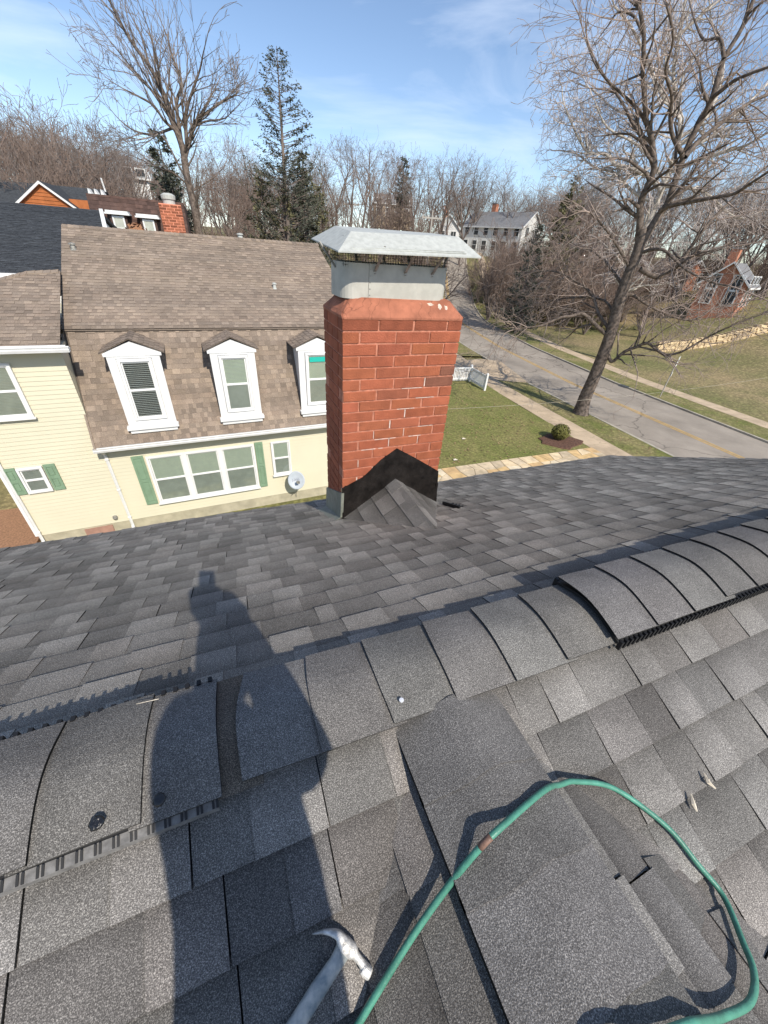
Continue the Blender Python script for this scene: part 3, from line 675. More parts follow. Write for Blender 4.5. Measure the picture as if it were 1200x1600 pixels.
# =================================================================== GROUND AND ROAD
def smooth(t): t = max(0.0, min(1.0, t)); return t * t * (3 - 2 * t)
RC = [(22.6, -60), (22.9, -10), (23.1, 9), (23.9, 21), (25.9, 33), (29.2, 45), (33.6, 57), (39.5, 70), (47, 84), (58, 100)]   # road centre line
def road_x(y):
    return float(np.interp(y, [p[1] for p in RC], [p[0] for p in RC]))
def terr(x, y):
    e = x - road_x(y); z = GROUND
    z += 5.2 * smooth((e - 18) / 26)
    z += 7.5 * smooth((y - 48) / 36) * (1 - 0.45 * smooth((e - 5) / 40))
    if y < 45: z -= 0.0
    z += 3.0 * smooth((math.hypot(x, y) - 110) / 200)
    return z
def grid(mb, xs, ys, dz=0.0):
    for i in range(len(xs) - 1):
        for j in range(len(ys) - 1):
            mb.face([(xs[a], ys[b], terr(xs[a], ys[b]) + dz) for a, b in ((i, j), (i + 1, j), (i + 1, j + 1), (i, j + 1))])
mb = MB()
def nl(a, b, n): return list(np.linspace(a, b, n, endpoint=False))
xs = nl(-700, -120, 6) + nl(-120, 0, 16) + nl(0, 130, 52) + nl(130, 800, 10) + [800]; ys = nl(-300, -40, 4) + nl(-40, 140, 72) + nl(140, 900, 10) + [900]
grid(mb, xs, ys, -0.06)
tag(mb.build('ground', 'ground', smooth=True), kind='structure')
def strip(mb, off0, off1, dz, y0=-60, y1=100, n=90, c=(1, 1, 1), thick=0.0, wob=0.0):
    Y = np.linspace(y0, y1, n); prev = None; rg = random.Random(int(off0 * 10))
    for y in Y:
        x = road_x(y); dx = (road_x(y + 1) - road_x(y - 1)) / 2; nrm = np.array([1, -dx]) / math.hypot(1, dx)
        w0, w1 = rg.uniform(-wob, wob), rg.uniform(-wob, wob)
        a = (x + nrm[0] * (off0 + w0), y + nrm[1] * (off0 + w0)); b = (x + nrm[0] * (off1 + w1), y + nrm[1] * (off1 + w1))
        z = terr(x, y)
        A = (a[0], a[1], z + dz); B = (b[0], b[1], z + dz)
        if prev:
            mb.face([prev[0], prev[1], B, A], c)
            if thick:
                for P, Q in ((prev[0], A), (prev[1], B)): mb.face([P, Q, (Q[0], Q[1], Q[2] - thick), (P[0], P[1], P[2] - thick)], c)
        prev = (A, B)
mb = MB(); strip(mb, -3.7, 3.7, 0.0); tag(mb.build('road', 'asphalt'), kind='structure')
mb = MB(); strip(mb, -0.17, -0.06, 0.006); strip(mb, 0.06, 0.17, 0.006); o = mb.build('road_marking', 'yellow'); tag(o, kind='structure')
for nm, a, b in (('kerb', -3.86, -3.7), ('kerb', 3.7, 3.86)):
    mb = MB(); strip(mb, a, b, 0.10, thick=0.25); tag(mb.build(nm, 'kerb'), kind='structure')
mb = MB(); strip(mb, -5.9, -3.86, 0.09, y0=-60, y1=22.4, wob=0.05, n=120); strip(mb, -5.9, -3.86, 0.09, y0=28.6, y1=60, wob=0.05); tag(mb.build('verge', 'verge'), kind='structure')
mb = MB(); strip(mb, 3.86, 6.0, 0.09, wob=0.04, n=120); tag(mb.build('verge', 'verge'), kind='structure')
for (a, b) in ((-7.35, -5.9), (6.0, 7.3)):
    mb = MB(); strip(mb, a, b, 0.095); tag(mb.build('sidewalk', 'walk'), kind='structure')
mb = MB(); rg = random.Random(2)
for (a, b) in ((-7.35, -5.9), (6.0, 7.3)):
    y = -20
    while y < 60: strip(mb, a, b, 0.099, y0=y, y1=y + .03, n=2); y += 1.5
tag(mb.build('sidewalk_joint', 'grout'), kind='structure')
# driveway apron beyond the picket fence
mb = MB(); P = [(9.5, 23.6), (17.0, 23.2), (18.8, 22.2), (20.2, 21.6), (22.0, 27.5), (20.6, 28.4), (18.4, 28.0), (9.5, 28.0)]
mb.face([(a, b, GROUND + .104) for a, b in P]); mb.face([(9.5, 23.6, GROUND - .06), (9.5, 28, GROUND - .06), (9.5, 28, GROUND + .104), (9.5, 23.6, GROUND + .104)]); tag(mb.build('driveway', 'walk'), kind='structure')
# front lawn (between our house and the fence)
mb = MB(); X0, X1 = 0.9, 16.0
xs = np.linspace(4.6, 15.9, 24); ys = np.linspace(11.75, 23.3, 24)
def lx(x, y): return x if x < 15.8 else road_x(y) - 7.33
for i in range(23):
    for j in range(23):
        q = []
        for a, b in ((i, j), (i + 1, j), (i + 1, j + 1), (i, j + 1)):
            x = xs[a]; y = ys[b]; q.append((lx(x, y), y, GROUND + .085 + .015 * math.sin(x * 1.3) * math.cos(y * .9)))
        mb.face(q)
tag(mb.build('lawn', 'grass', smooth=True), kind='structure')
# flagstone walk
mb = MB(); mb.box((4.5, 10.2, GROUND - .02), (16.0, 11.75, GROUND + .09)); base_w = mb.build('flagstone_path', 'grout'); tag(base_w, kind='structure')
mb = MB(); rg = random.Random(12)
cells = []
nx, ny = 21, 3
gp = {}
for i in range(nx + 1):
    for j in range(ny + 1):
        gp[i, j] = (4.5 + 11.5 * i / nx + (rg.uniform(-.16, .16) if 0 < i < nx else 0), 10.2 + 1.55 * j / ny + (rg.uniform(-.14, .14) if 0 < j < ny else 0))
for i in range(nx):
    for j in range(ny):
        c = gp[i, j], gp[i + 1, j], gp[i + 1, j + 1], gp[i, j + 1]; cx = sum(p[0] for p in c) / 4; cy = sum(p[1] for p in c) / 4
        q = [(cx + (p[0] - cx) * .93, cy + (p[1] - cy) * .92) for p in c]; k = rg.choice([(1, 1, 1), (1.15, 1.12, 1.05), (.95, .8, .6), (.85, .85, .85), (1.1, 1.15, 1.2), (1.0, .86, .62)]); h = rg.uniform(.102, .112)
        mb.prism([(a, b, GROUND + h) for a, b in q], [(a, b, GROUND + .08) for a, b in q], k, cap=False)
o = mb.build('flagstones', 'stone'); tag(o, kind='structure')
mb = MB(); mb.box((-9, 5.2, GROUND - .05), (-5.60, 13.0, GROUND + .05)); mb.box((-5.6, 5.2, GROUND - .05), (-4, 10.2, GROUND + .02)); tag(mb.build('patio', 'patio'), kind='structure')
# mulch bed and round bush
mb = MB(); rg = random.Random(7); n = 18; r = [rg.uniform(.8, 1.15) for _ in range(n)]
mb.prism([(14.9 + 1.15 * r[k] * math.cos(2 * math.pi * k / n), 12.75 + .85 * r[k] * math.sin(2 * math.pi * k / n), GROUND + .13) for k in range(n)], [(14.9 + 1.2 * r[k] * math.cos(2 * math.pi * k / n), 12.75 + .9 * r[k] * math.sin(2 * math.pi * k / n), GROUND + .05) for k in range(n)])
tag(mb.build('mulch_bed', 'mulch'), kind='structure')
def leafball(mb, c, R_, n, s, rg, squash=.85, shell=.35):
    for _ in range(n):
        d = _n([rg.gauss(0, 1), rg.gauss(0, 1), rg.gauss(0, 1)]); rr = (1 - shell * rg.random() ** 1.5)
        p = np.array(c) + d * rr * np.array([R_, R_, R_ * squash]); a = _n(np.cross(d, [rg.gauss(0, 1) for _ in range(3)])); b = _n(np.cross(a, d) + d * rg.uniform(-.6, .6))
        k = rg.uniform(.6, 1.35); mb.face([p - a * s * .5, p + b * s, p + a * s * .5, p - b * s * .6], (k, k, k))
bush = empty('round_bush', (14.95, 12.9, GROUND + .1), label='small round clipped bush in the mulch bed by the sidewalk', cat='bush')
mb = MB(); leafball(mb, (0, 0, .42), .45, 2600, .045, random.Random(3)); o = mb.build('leaves', 'bush'); o.parent = bush
mb = MB(); rg = random.Random(5)
for k in range(9): a = k * .7; mb.tube([(0, 0, 0), (.15 * math.cos(a), .15 * math.sin(a), .25), (.3 * math.cos(a), .3 * math.sin(a), .55)], [.02, .014, .006], 5)
o = mb.build('stem', 'bark'); o.parent = bush

# =================================================================== NEIGHBOUR HOUSE
TH = rad(3.2); NB0 = (-3.42, 11.0, GROUND)
nb = empty('cream_house', NB0, TH, label='cream sided neighbour house with brown mansard roof, three dormers and green shutters', cat='house')
def nbp(mb, name, m, parent=None, **k): return mb.build(name, m, parent or nb, **k)
H_E, H_B, H_R = 2.78, 5.33, 7.32     # eave, mansard break, ridge
def siding(mb, u0, u1, z0, z1, y=0.0, e=0.105, side=None):
    z = z0
    while z < z1 - .01:
        t = min(z + e, z1)
        mb.face([(u0, y - .014, z), (u1, y - .014, z), (u1, y - .002, t), (u0, y - .002, t)]); mb.face([(u0, y, z), (u1, y, z), (u1, y - .014, z), (u0, y - .014, z)]); z = t
    mb.box((u0, y, z0), (u1, y + .12, z1))
mb = MB(); siding(mb, -2.05, 0.10, 0.30, 5.12); o = nbp(mb, 'wall', 'siding')
mb = MB(); siding(mb, 0.10, 7.7, 0.30, 2.70); nbp(mb, 'wall', 'siding')
mb = MB()
mb.box((-2.05, .13, 0.3), (7.7, 8.5, 2.6)); mb.box((-2.05, .13, 2.6), (0.1, 6.8, 5.1)); mb.box((.1, 1.0, 2.6), (7.7, 8.0, 5.2)); nbp(mb, 'wall', 'siding')
mb = MB(); mb.box((-2.03, .01, -.1), (7.68, .2, 0.30)); nbp(mb, 'foundation', 'concrete')
mb = MB(); mb.box((-1.0, -.03, 0.0), (-0.32, .05, 0.24)); nbp(mb, 'foundation_panel', 'panel')
# mansard slope
BT = [(1, 1, 1), (.84, .83, .82), (1.14, 1.12, 1.09), (.92, .9, .89), (1.06, 1.02, .99), (.76, .75, .75), (1.1, 1.08, 1.03)]
YM0, YM1 = -.32, .82
ml = math.hypot(YM1 - YM0, H_B - H_E)
mb = MB(); shingles(mb, (0.07, YM0, H_E), (1, 0, 0), (0, YM1 - YM0, H_B - H_E), [(0, 0), (7.65, 0), (7.65, ml), (0.12, ml)], e=.128, tones=BT, tab=(.10, .24), seed=41, seam=.3, hi=.012, lo=.005, band=False)
mb.prism([(0.08, YM0 + .01, H_E), (7.7, YM0 + .01, H_E), (7.7, YM1 + .02, H_B), (.1, YM1 + .02, H_B)], [(0.08, 1.0, H_E), (7.7, 1.0, H_E), (7.7, 1.0, H_B), (.1, 1.0, H_B)], (.5, .5, .5)); nbp(mb, 'mansard_roof', 'brown_shingle')
# upper roof
YR = 5.0; rl = math.hypot(YR - (YM1 - .05), H_R - H_B)
mb = MB(); shingles(mb, (0.10, YM1 - .05, H_B), (1, 0, 0), (0, YR - (YM1 - .05), H_R - H_B), [(0, 0), (7.62, 0), (7.5, rl), (-.02, rl)], e=.128, tones=BT, tab=(.10, .24), seed=42, seam=.3, hi=.010, lo=.005, band=False)
mb.prism([(0.1, YM1 - .04, H_B - .012), (7.7, YM1 - .04, H_B - .012), (7.58, YR, H_R - .012), (.1, YR, H_R - .012)], [(0.1, YM1 - .04, H_B - .10), (7.7, YM1 - .04, H_B - .10), (7.58, YR, H_R - .10), (.1, YR, H_R - .10)], (.45, .45, .45))
mb.prism([(0.1, YR, H_R - .012), (7.58, YR, H_R - .012), (7.7, 9.4, H_B), (.1, 9.4, H_B)], [(0.1, YR, H_R - .1), (7.58, YR, H_R - .1), (7.7, 9.4, H_B - .1), (.1, 9.4, H_B - .1)])
nbp(mb, 'roof', 'brown_shingle')
mb = MB(); x = .1; rg = random.Random(4)
while x < 7.5:
    c = rg.choice(BT); mb.prism([(x, YR - .13, H_R - .03), (x + .135, YR - .13, H_R - .04), (x + .135, YR, H_R + .02), (x, YR, H_R + .03)], [(x, YR - .13, H_R - .05), (x + .135, YR - .13, H_R - .05), (x + .135, YR, H_R - .02), (x, YR, H_R - .02)], c)
    mb.prism([(x, YR, H_R + .03), (x + .135, YR, H_R + .02), (x + .135, YR + .13, H_R - .04), (x, YR + .13, H_R - .03)], [(x, YR, H_R), (x + .135, YR, H_R), (x + .135, YR + .13, H_R - .06), (x, YR + .13, H_R - .06)], c); x += .137
nbp(mb, 'ridge_cap', 'brown_shingle')
mb = MB(); mb.box((0.12, YM1 - .065, H_B - .034), (7.7, YM1 - .041, H_B - .020)); nbp(mb, 'drip_edge', 'brown_shingle')
# wing roof, slightly lower pitch, with a hip at its left
WG = 5.17; WY = 2.55; WZ = 6.32; wl = math.hypot(WY + .32, WZ - WG)
mb = MB(); shingles(mb, (-6.0, -.32, WG), (1, 0, 0), (0, WY + .32, WZ - WG), [(2.6, 0), (6.2, 0), (6.12, wl + .12), (5.45, wl), (4.7, wl - .55), (2.6, wl - 2.15)], e=.128, tones=BT, tab=(.10, .24), seed=43, seam=.3, hi=.010, lo=.005, band=False)
pz = lambda y: WG + (y + .32) * (WZ - WG) / (WY + .32)
T = [(-3.4, -.31, pz(-.31) - .012), (.10, -.31, pz(-.31) - .012), (.10, WY + .1, pz(WY + .1) - .012), (-.55, WY, pz(WY) - .012), (-1.3, WY - .5, pz(WY - .5) - .012), (-3.4, WY - 1.7, pz(WY - 1.7) - .012)]
mb.prism(T, [(p[0], p[1], p[2] - .1) for p in T], (.45, .45, .45)); nbp(mb, 'wing_roof', 'brown_shingle')
mb = MB()
for (a, b) in (((.08, WY + .12), (-.55, WY)), ((-.55, WY), (-1.3, WY - .5)), ((-1.3, WY - .5), (-3.4, WY - 1.7))):
    n_ = max(2, int(math.dist(a, b) / .14))
    for k in range(n_):
        p = [a[i] + (b[i] - a[i]) * k / n_ for i in (0, 1)]; q = [a[i] + (b[i] - a[i]) * (k + 1) / n_ for i in (0, 1)]; c = rg.choice(BT)
        zz = pz(p[1]) + .03; z2 = pz(q[1]) + .02; T = [(p[0], p[1] - .12, zz - .05), (q[0], q[1] - .12, z2 - .05), (q[0], q[1] + .04, z2), (p[0], p[1] + .04, zz)]
        mb.prism(T, [(v[0], v[1], v[2] - .03) for v in T], c)
        T = [(p[0], p[1] + .04, zz), (q[0], q[1] + .04, z2), (q[0], q[1] + 1.6, z2 - .7), (p[0], p[1] + 1.6, zz - .7)]; mb.prism(T, [(v[0], v[1], v[2] - .03) for v in T], (.8, .8, .8))
nbp(mb, 'hip_cap', 'brown_shingle')
# gutters and downspouts
def gutter(u0, u1, y, z, nm='gutter'):
    mb = MB(); prof = [(-.005, 0), (-.10, -.01), (-.12, .05), (-.10, .055), (-.125, .10), (-.11, .10), (-.09, .03), (-.01, .02), (-.005, .10)]
    for (a, b) in zip(prof, prof[1:] + prof[:1]): mb.face([(u0, y + a[0], z + a[1]), (u1, y + a[0], z + a[1]), (u1, y + b[0], z + b[1]), (u0, y + b[0], z + b[1])])
    mb.box((u0 - .004, y - .12, z - .0), (u0, y, z + .1)); mb.box((u1, y - .12, z), (u1 + .004, y, z + .1)); return nbp(mb, nm, 'gutter')
gutter(0.04, 7.75, YM0 + .02, H_E - .10); gutter(-3.3, 0.36, -.33, WG - .08)
mb = MB(); mb.box((0.1, YM0 + .02, H_E - .12), (7.7, .02, H_E - .10)); mb.box((-2.3, -.33, WG - .10), (.3, .02, WG - .08)); mb.box((-2.3, -.33, WG - .08), (.3, -.31, WG + .04)); nbp(mb, 'soffit', 'white')
def downspout(u, z0, z1, y=-.05, kick=True):
    mb = MB(); mb.tube([(u, -.30, z1 + .0), (u, -.28, z1 - .06), (u, y, z1 - .24), (u, y, z0 + .12), (u, y - .14 if kick else y, z0)], [(.03, .038)] * 5, 4); 
    for z in np.linspace(z0 + .4, z1 - .4, 3): mb.box((u - .045, y - .034, z), (u + .045, y + .04, z + .03))
    return nbp(mb, 'downspout', 'gutter')
downspout(0.17, .02, H_E - .08); downspout(-1.98, .02, WG - .05)
mb = MB(); mb.box((-2.09, -.03, .3), (-2.0, .02, 5.1)); nbp(mb, 'corner_board', 'white')
mb = MB(); mb.box((0.06, -.02, 2.7), (0.11, .9, 2.72)); 
for k in range(8):
    z = 2.75 + k * .31; yy_ = YM0 + (z - H_E) * (YM1 - YM0) / (H_B - H_E); mb.prism([(0.055, yy_ - .03, z - .02), (.10, yy_ - .03, z - .02), (.10, yy_ + .09, z + .31), (.055, yy_ + .09, z + .31)], [(0.055, yy_ + .02, z - .02), (.10, yy_ + .02, z - .02), (.10, yy_ + .14, z + .31), (.055, yy_ + .14, z + .31)])
nbp(mb, 'rake_board', 'brown_shingle')
# windows
def window(u0, u1, z0, z1, y=0.0, kinds=('blind', 'blind_grey'), fr=.07, mullions=(), parent=None, slats=True, sill=True, teal=False, name='window', grille=False):
    """a framed double-hung window; each bay gets an upper and a lower sash with pane"""
    f = MB(); us = [u0] + list(mullions) + [u1]
    f.box((u0 - fr, y - .045, z1), (u1 + fr, y + .01, z1 + fr)); f.box((u0 - fr, y - .045, z0 - fr), (u1 + fr, y + .01, z0))
    f.box((u0 - fr, y - .045, z0), (u0, y + .01, z1)); f.box((u1, y - .045, z0), (u1 + fr, y + .01, z1))
    for m_ in mullions: f.box((m_ - .07, y - .045, z0), (m_ + .07, y + .01, z1))
    W_ = nbp(f, name, 'white', parent, bevel=.004)
    for i in range(len(us) - 1):
        a = us[i] + (.07 if i else 0); b = us[i + 1] - (.07 if i < len(us) - 2 else 0); zm = (z0 + z1) / 2
        for lo_z, hi_z, kd, yy in ((zm, z1, kinds[0], y - .012), (z0, zm + .02, kinds[1], y - .026)):
            s_ = MB(); t = .035
            s_.box((a + .004, yy, lo_z), (a + t, yy + .02, hi_z)); s_.box((b - t, yy, lo_z), (b - .004, yy + .02, hi_z)); s_.box((a + t, yy, lo_z), (b - t, yy + .02, lo_z + t)); s_.box((a + t, yy, hi_z - t), (b - t, yy + .02, hi_z - .002))
            S_ = s_.build('sash', 'white'); S_.parent = W_
            g = MB(); g.face([(a + t, yy + .008, lo_z + t), (b - t, yy + .008, lo_z + t), (b - t, yy + .008, hi_z - t), (a + t, yy + .008, hi_z - t)]); G = g.build('pane', 'glass'); G.parent = W_
            q = MB(); yb = yy + .014
            q.face([(a + t, yb + .004, lo_z + t), (b - t, yb + .004, lo_z + t), (b - t, yb + .004, hi_z - t), (a + t, yb + .004, hi_z - t)])
            Q = q.build('room' if kd == 'blind_dark' else 'blind', kd); Q.parent = W_
            if slats:
                sl = MB(); z = lo_z + t + .015
                while z < hi_z - t - .01:
                    sl.face([(a + t + .005, yb - .003, z), (b - t - .005, yb - .003, z), (b - t - .005, yb + .003, z + .011), (a + t + .005, yb + .003, z + .011)]); z += .034 if kd != 'blind_dark' else .045
                sm = {'blind': 'blind', 'blind_grey': 'blind_grey', 'blind_dark': 'slat'}[kd]
                Sl = sl.build('blind_slats', sm if kd != 'blind' else 'slat'); Sl.parent = W_; Sl['kind'] = 'stuff'
    if sill:
        s_ = MB(); s_.box((u0 - fr - .03, y - .09, z0 - fr - .03), (u1 + fr + .03, y, z0 - fr)); S_ = s_.build('sill', 'white'); S_.parent = W_
    return W_
window(1.10, 3.86, .80, 2.20, y=-.034, mullions=(1.98, 2.94), fr=.06)
window(4.46, 4.96, 1.12, 2.20, y=-.034, fr=.045)
window(-1.80, -.94, 3.66, 4.76, y=-.034, kinds=('blind_grey', 'blind_grey'), fr=.06)
window(-1.68, -1.26, 1.68, 2.30, y=-.034, kinds=('blind_grey', 'blind_grey'), fr=.05, sill=False)
def shutter(u0, u1, z0, z1):
    mb = MB(); y = -.05; t = .05; zm = (z0 + z1) / 2; mb.box((u0, y + .012, z0), (u1, -.012, z1))
    for (a, b, c, d) in ((u0, u0 + t, z0, z1), (u1 - t, u1, z0, z1), (u0 + t, u1 - t, z0, z0 + .08), (u0 + t, u1 - t, z1 - .07, z1), (u0 + t, u1 - t, zm - .04, zm + .04)): mb.box((a, y - .006, c), (b, y + .011, d))
    for (c, d) in ((z0 + .11, zm - .07), (zm + .07, z1 - .10)): mb.box((u0 + t + .025, y - .002, c), (u1 - t - .025, y + .011, d))
    return nbp(mb, 'shutter', 'green', bevel=.003)
shutter(.70, .99, .74, 2.30); shutter(3.94, 4.18, .72, 2.28); shutter(-1.98, -1.75, 1.63, 2.37); shutter(-1.19, -.95, 1.63, 2.37)
# dormers
def dormer(u0, u1, kinds, teal=False):
    um = (u0 + u1) / 2; yf = -.16; zb, zt, za = 3.24, 5.0, 5.22
    d = MB(); d.prism([(u0, yf, zt), (u1, yf, zt), (um, yf, za)], [(u0, 1.0, zt), (u1, 1.0, zt), (um, 1.0, za)]); ym = lambda z: YM0 + (z - H_E) * (YM1 - YM0) / (H_B - H_E)
    d.prism([(u0 + .06, yf + .02, zb), (u1 - .06, yf + .02, zb), (u1 - .06, yf + .02, zt), (u0 + .06, yf + .02, zt)], [(u0 + .06, 1.0, zb), (u1 - .06, 1.0, zb), (u1 - .06, 1.0, zt), (u0 + .06, 1.0, zt)])
    for (a, b) in ((u0 + .02, u0 + .20), (u1 - .20, u1 - .02)): d.box((a, yf - .03, zb - .02), (b, yf + .0, zt - .005))
    d.box((u0 + .2, yf - .03, zt - .14), (u1 - .2, yf, zt - .005)); d.box((u0 + .2, yf - .03, zb - .02), (u1 - .2, yf, zb + .12))
    D = nbp(d, 'dormer', 'white', bevel=.004)
    r_ = MB(); ov = .10
    for sgn in (-1, 1):
        e0 = (u0 - ov) if sgn < 0 else (u1 + ov); O = (e0, yf - .05, zt - .02)
        Ws = (um - e0, 0, za + .07 - (zt - .02)); Lw = math.hypot(Ws[0], Ws[2]); shingles(r_, O, (0, 1, 0), Ws, [(0, 0), (1.12, 0), (1.12, Lw), (0, Lw)], e=.11, tones=BT, tab=(.1, .2), seed=int(50 + u0 * 7), seam=.3, hi=.012, lo=.006, band=False)
        zE, zA = zt - .02, za + .07
        T = [(e0, yf - .045, zE - .004), (um, yf - .045, zA - .004), (um, 1.0, zA - .004), (e0, 1.0, zE - .004)]
        if sgn > 0: T = T[::-1]
        r_.prism(T[::-1], [(p[0], p[1], p[2] - .014) for p in T[::-1]], (.8, .8, .8))
    q = r_.build('dormer_roof', 'brown_shingle'); q.parent = D
    # white pediment trim
    t = MB(); t.prism([(u0 - .03, yf - .045, zt - .09), (u1 + .03, yf - .045, zt - .09), (u1 + .03, yf - .045, zt - .02), (um, yf - .045, za), (u0 - .03, yf - .045, zt - .02)], [(u0 - .03, yf, zt - .09), (u1 + .03, yf, zt - .09), (u1 + .03, yf, zt - .02), (um, yf, za), (u0 - .03, yf, zt - .02)])
    q = t.build('pediment', 'white'); q.parent = D
    W_ = window(u0 + .27, u1 - .27, zb + .18, zt - .21, y=yf - .03, kinds=kinds, fr=.06, sill=False); 
    s_ = MB(); s_.box((u0 - .02, yf - .16, zb - .10), (u1 + .02, yf + .02, zb - .02)); s_.box((u0 + .03, yf - .11, zb - .20), (u1 - .03, yf + .0, zb - .10)); q = s_.build('sill', 'white'); q.parent = D
    if teal:
        s_ = MB(); s_.box((u0 + .33, yf - .056, zt - .40), (u1 - .33, yf - .053, zt - .27)); q = s_.build('curtain', 'teal'); q.parent = W_
    return D
dormer(.92, 2.06, ('blind_dark', 'blind_dark')); dormer(3.14, 4.28, ('blind', 'blind_grey')); dormer(5.40, 6.56, ('blind', 'blind_grey'), True)
# chimney with metal cap, roof vents
mb = MB(); z = 6.9; rgb = random.Random(6); u0, u1, y0, y1 = 2.70, 3.34, 5.35, 5.9; r_ = 0
mb.box((u0 + .01, y0 + .01, 6.6), (u1 - .01, y1 - .01, 8.06), (2.0, 2.6, 3.2))
while z < 8.0:
    x = u0 - (.11 if r_ % 2 else 0)
    while x < u1 - .02:
        a, b = max(x, u0), min(x + .198, u1); k = rgb.uniform(.45, 1.1); mb.box((a, y0, z), (b, y0 + .1, z + .052), (k, k * 1.15, k * 1.2)); x += .218
    for yy_ in (0, 1): mb.box((u0, y0 + .11 + yy_ * .22, z), (u0 + .1, y0 + .30 + yy_ * .22, z + .06)); mb.box((u1 - .1, y0 + .11 + yy_ * .22, z), (u1, y0 + .30 + yy_ * .22, z + .06))
    z += .072; r_ += 1
ch = nbp(mb, 'chimney', 'brick')
mb = MB(); mb.box((u0 - .02, y0 - .02, 6.8), (u1 + .02, y1 + .02, 7.32)); q = mb.build('flashing', 'walk'); q.parent = ch
mb = MB(); mb.lathe([(.17, 8.06), (.17, 8.2)], 16, o=((u0 + u1) / 2, (y0 + y1) / 2, 0)); mb.lathe([(.20, 8.18), (.21, 8.28), (.12, 8.33), (0, 8.34)], 16, o=((u0 + u1) / 2, (y0 + y1) / 2, 0)); q = mb.build('flue_cap', 'galv'); q.parent = ch
for (u, y, s_) in ((.36, 3.9, 1), (5.46, 2.5, .8), (5.0, 5.3, 1.3)):
    z = H_B + (min(y, YR) - (YM1 - .05)) * (H_R - H_B) / (YR - YM1 + .05); mb = MB(); mb.lathe([(.10 * s_, -.03), (.07 * s_, .0), (.055 * s_, .1), (.085 * s_, .10), (.08 * s_, .13), (0, .15)], 12, o=(u, y, z)); nbp(mb, 'roof_vent', 'galv' if s_ != 1 else 'strut')
mb = MB(); mb.lathe([(.05, 0), (.07, .05), (.05, .12), (0, .13)], 10); q = mb.build('dryer_vent', 'strut'); q.parent = nb; q.location = (-.18, -.02, .42)
# satellite dish on the wall
di = empty('satellite_dish', (0, 0, 0), label='small grey satellite dish with dark lettering on the cream wall beside the brick chimney', cat='satellite dish'); di.parent = None
Mn = Matrix.Translation(Vector(NB0)) @ Matrix.Rotation(TH, 4, 'Z'); di.matrix_world = Mn @ Matrix.Translation((5.05, -.42, .98))
mb = MB(); Rm = Matrix.Rotation(rad(62), 3, 'X') @ Matrix.Rotation(rad(-12), 3, 'Y')
def dpt(r_, a, dz=0): p = Rm @ Vector((.27 * r_ * math.cos(a), .30 * r_ * math.sin(a), .06 * r_ * r_ + dz)); return tuple(p)
for i in range(6):
    for k in range(28):
        a, b = 2 * math.pi * k / 28, 2 * math.pi * (k + 1) / 28
        mb.face([dpt(i / 6, a), dpt((i + 1) / 6, a), dpt((i + 1) / 6, b), dpt(i / 6, b)]); mb.face([dpt(i / 6, b, -.012), dpt((i + 1) / 6, b, -.012), dpt((i + 1) / 6, a, -.012), dpt(i / 6, a, -.012)])
        if i == 5: mb.face([dpt(1, a), dpt(1, a, -.012), dpt(1, b, -.012), dpt(1, b)])
q = mb.build('reflector', 'dish', smooth=True); q.parent = di
mb = MB(); mb.tube([dpt(1, -1.57), tuple(Rm @ Vector((0, -.30, .30)))], .012, 6); mb.box((-.05, -.28, .02), (.05, -.20, .09)); q = mb.build('feed_arm', 'strut'); q.parent = di
mb = MB(); mb.tube([(0, .02, 0), (.02, .15, -.25), (.0, .40, -.32)], .022, 6); mb.tube([(0.02, .1, -.2), (.03, .39, -.9)], .008, 5); q = mb.build('mount', 'strut'); q.parent = di
mb = MB()     # scrawled marks in the middle of the dish
for pts in ([(-.10, .06), (-.13, .03), (-.10, 0), (-.14, -.03)], [(-.06, -.02), (-.04, .06), (-.01, -.02)], [(.02, .06), (.0, .02), (.04, .02), (.03, -.03)], [(.07, .07), (.05, .0), (.10, .0)]):
    P_ = [Rm @ Vector((a, b, .06 * ((a / .27) ** 2 + (b / .3) ** 2) + .006)) for a, b in pts]; mb.tube([tuple(p) for p in P_], .006, 4)
q = mb.build('lettering', 'dish_mark'); q.parent = di

# =================================================================== HOUSES BEHIND THE NEIGHBOUR
def simple_roof(mb, x0, x1, y0, y1, ze, zr, ov=.3, c=(1, 1, 1), t=.12):
    ym = (y0 + y1) / 2
    for ya, yb in ((y0 - ov, ym), (y1 + ov, ym)):
        A = [(x0 - ov, ya, ze), (x1 + ov, ya, ze), (x1 + ov, yb, zr), (x0 - ov, yb, zr)]
        if ya > yb: A = A[::-1]
        mb.prism(A, [(p[0], p[1], p[2] - t) for p in A], c)
def rows(mb, O, U, W, Lu, Lv, e, tones, tab, seed, hi=.02): shingles(mb, O, U, W, [(0, 0), (Lu, 0), (Lu, Lv), (0, Lv)], e=e, tones=tones, tab=tab, seed=seed, hi=hi, lo=hi * .4, band=False, seam=.2)
DT = [(1, 1, 1), (.85, .86, .88), (1.15, 1.15, 1.15), (.95, .95, .97)]
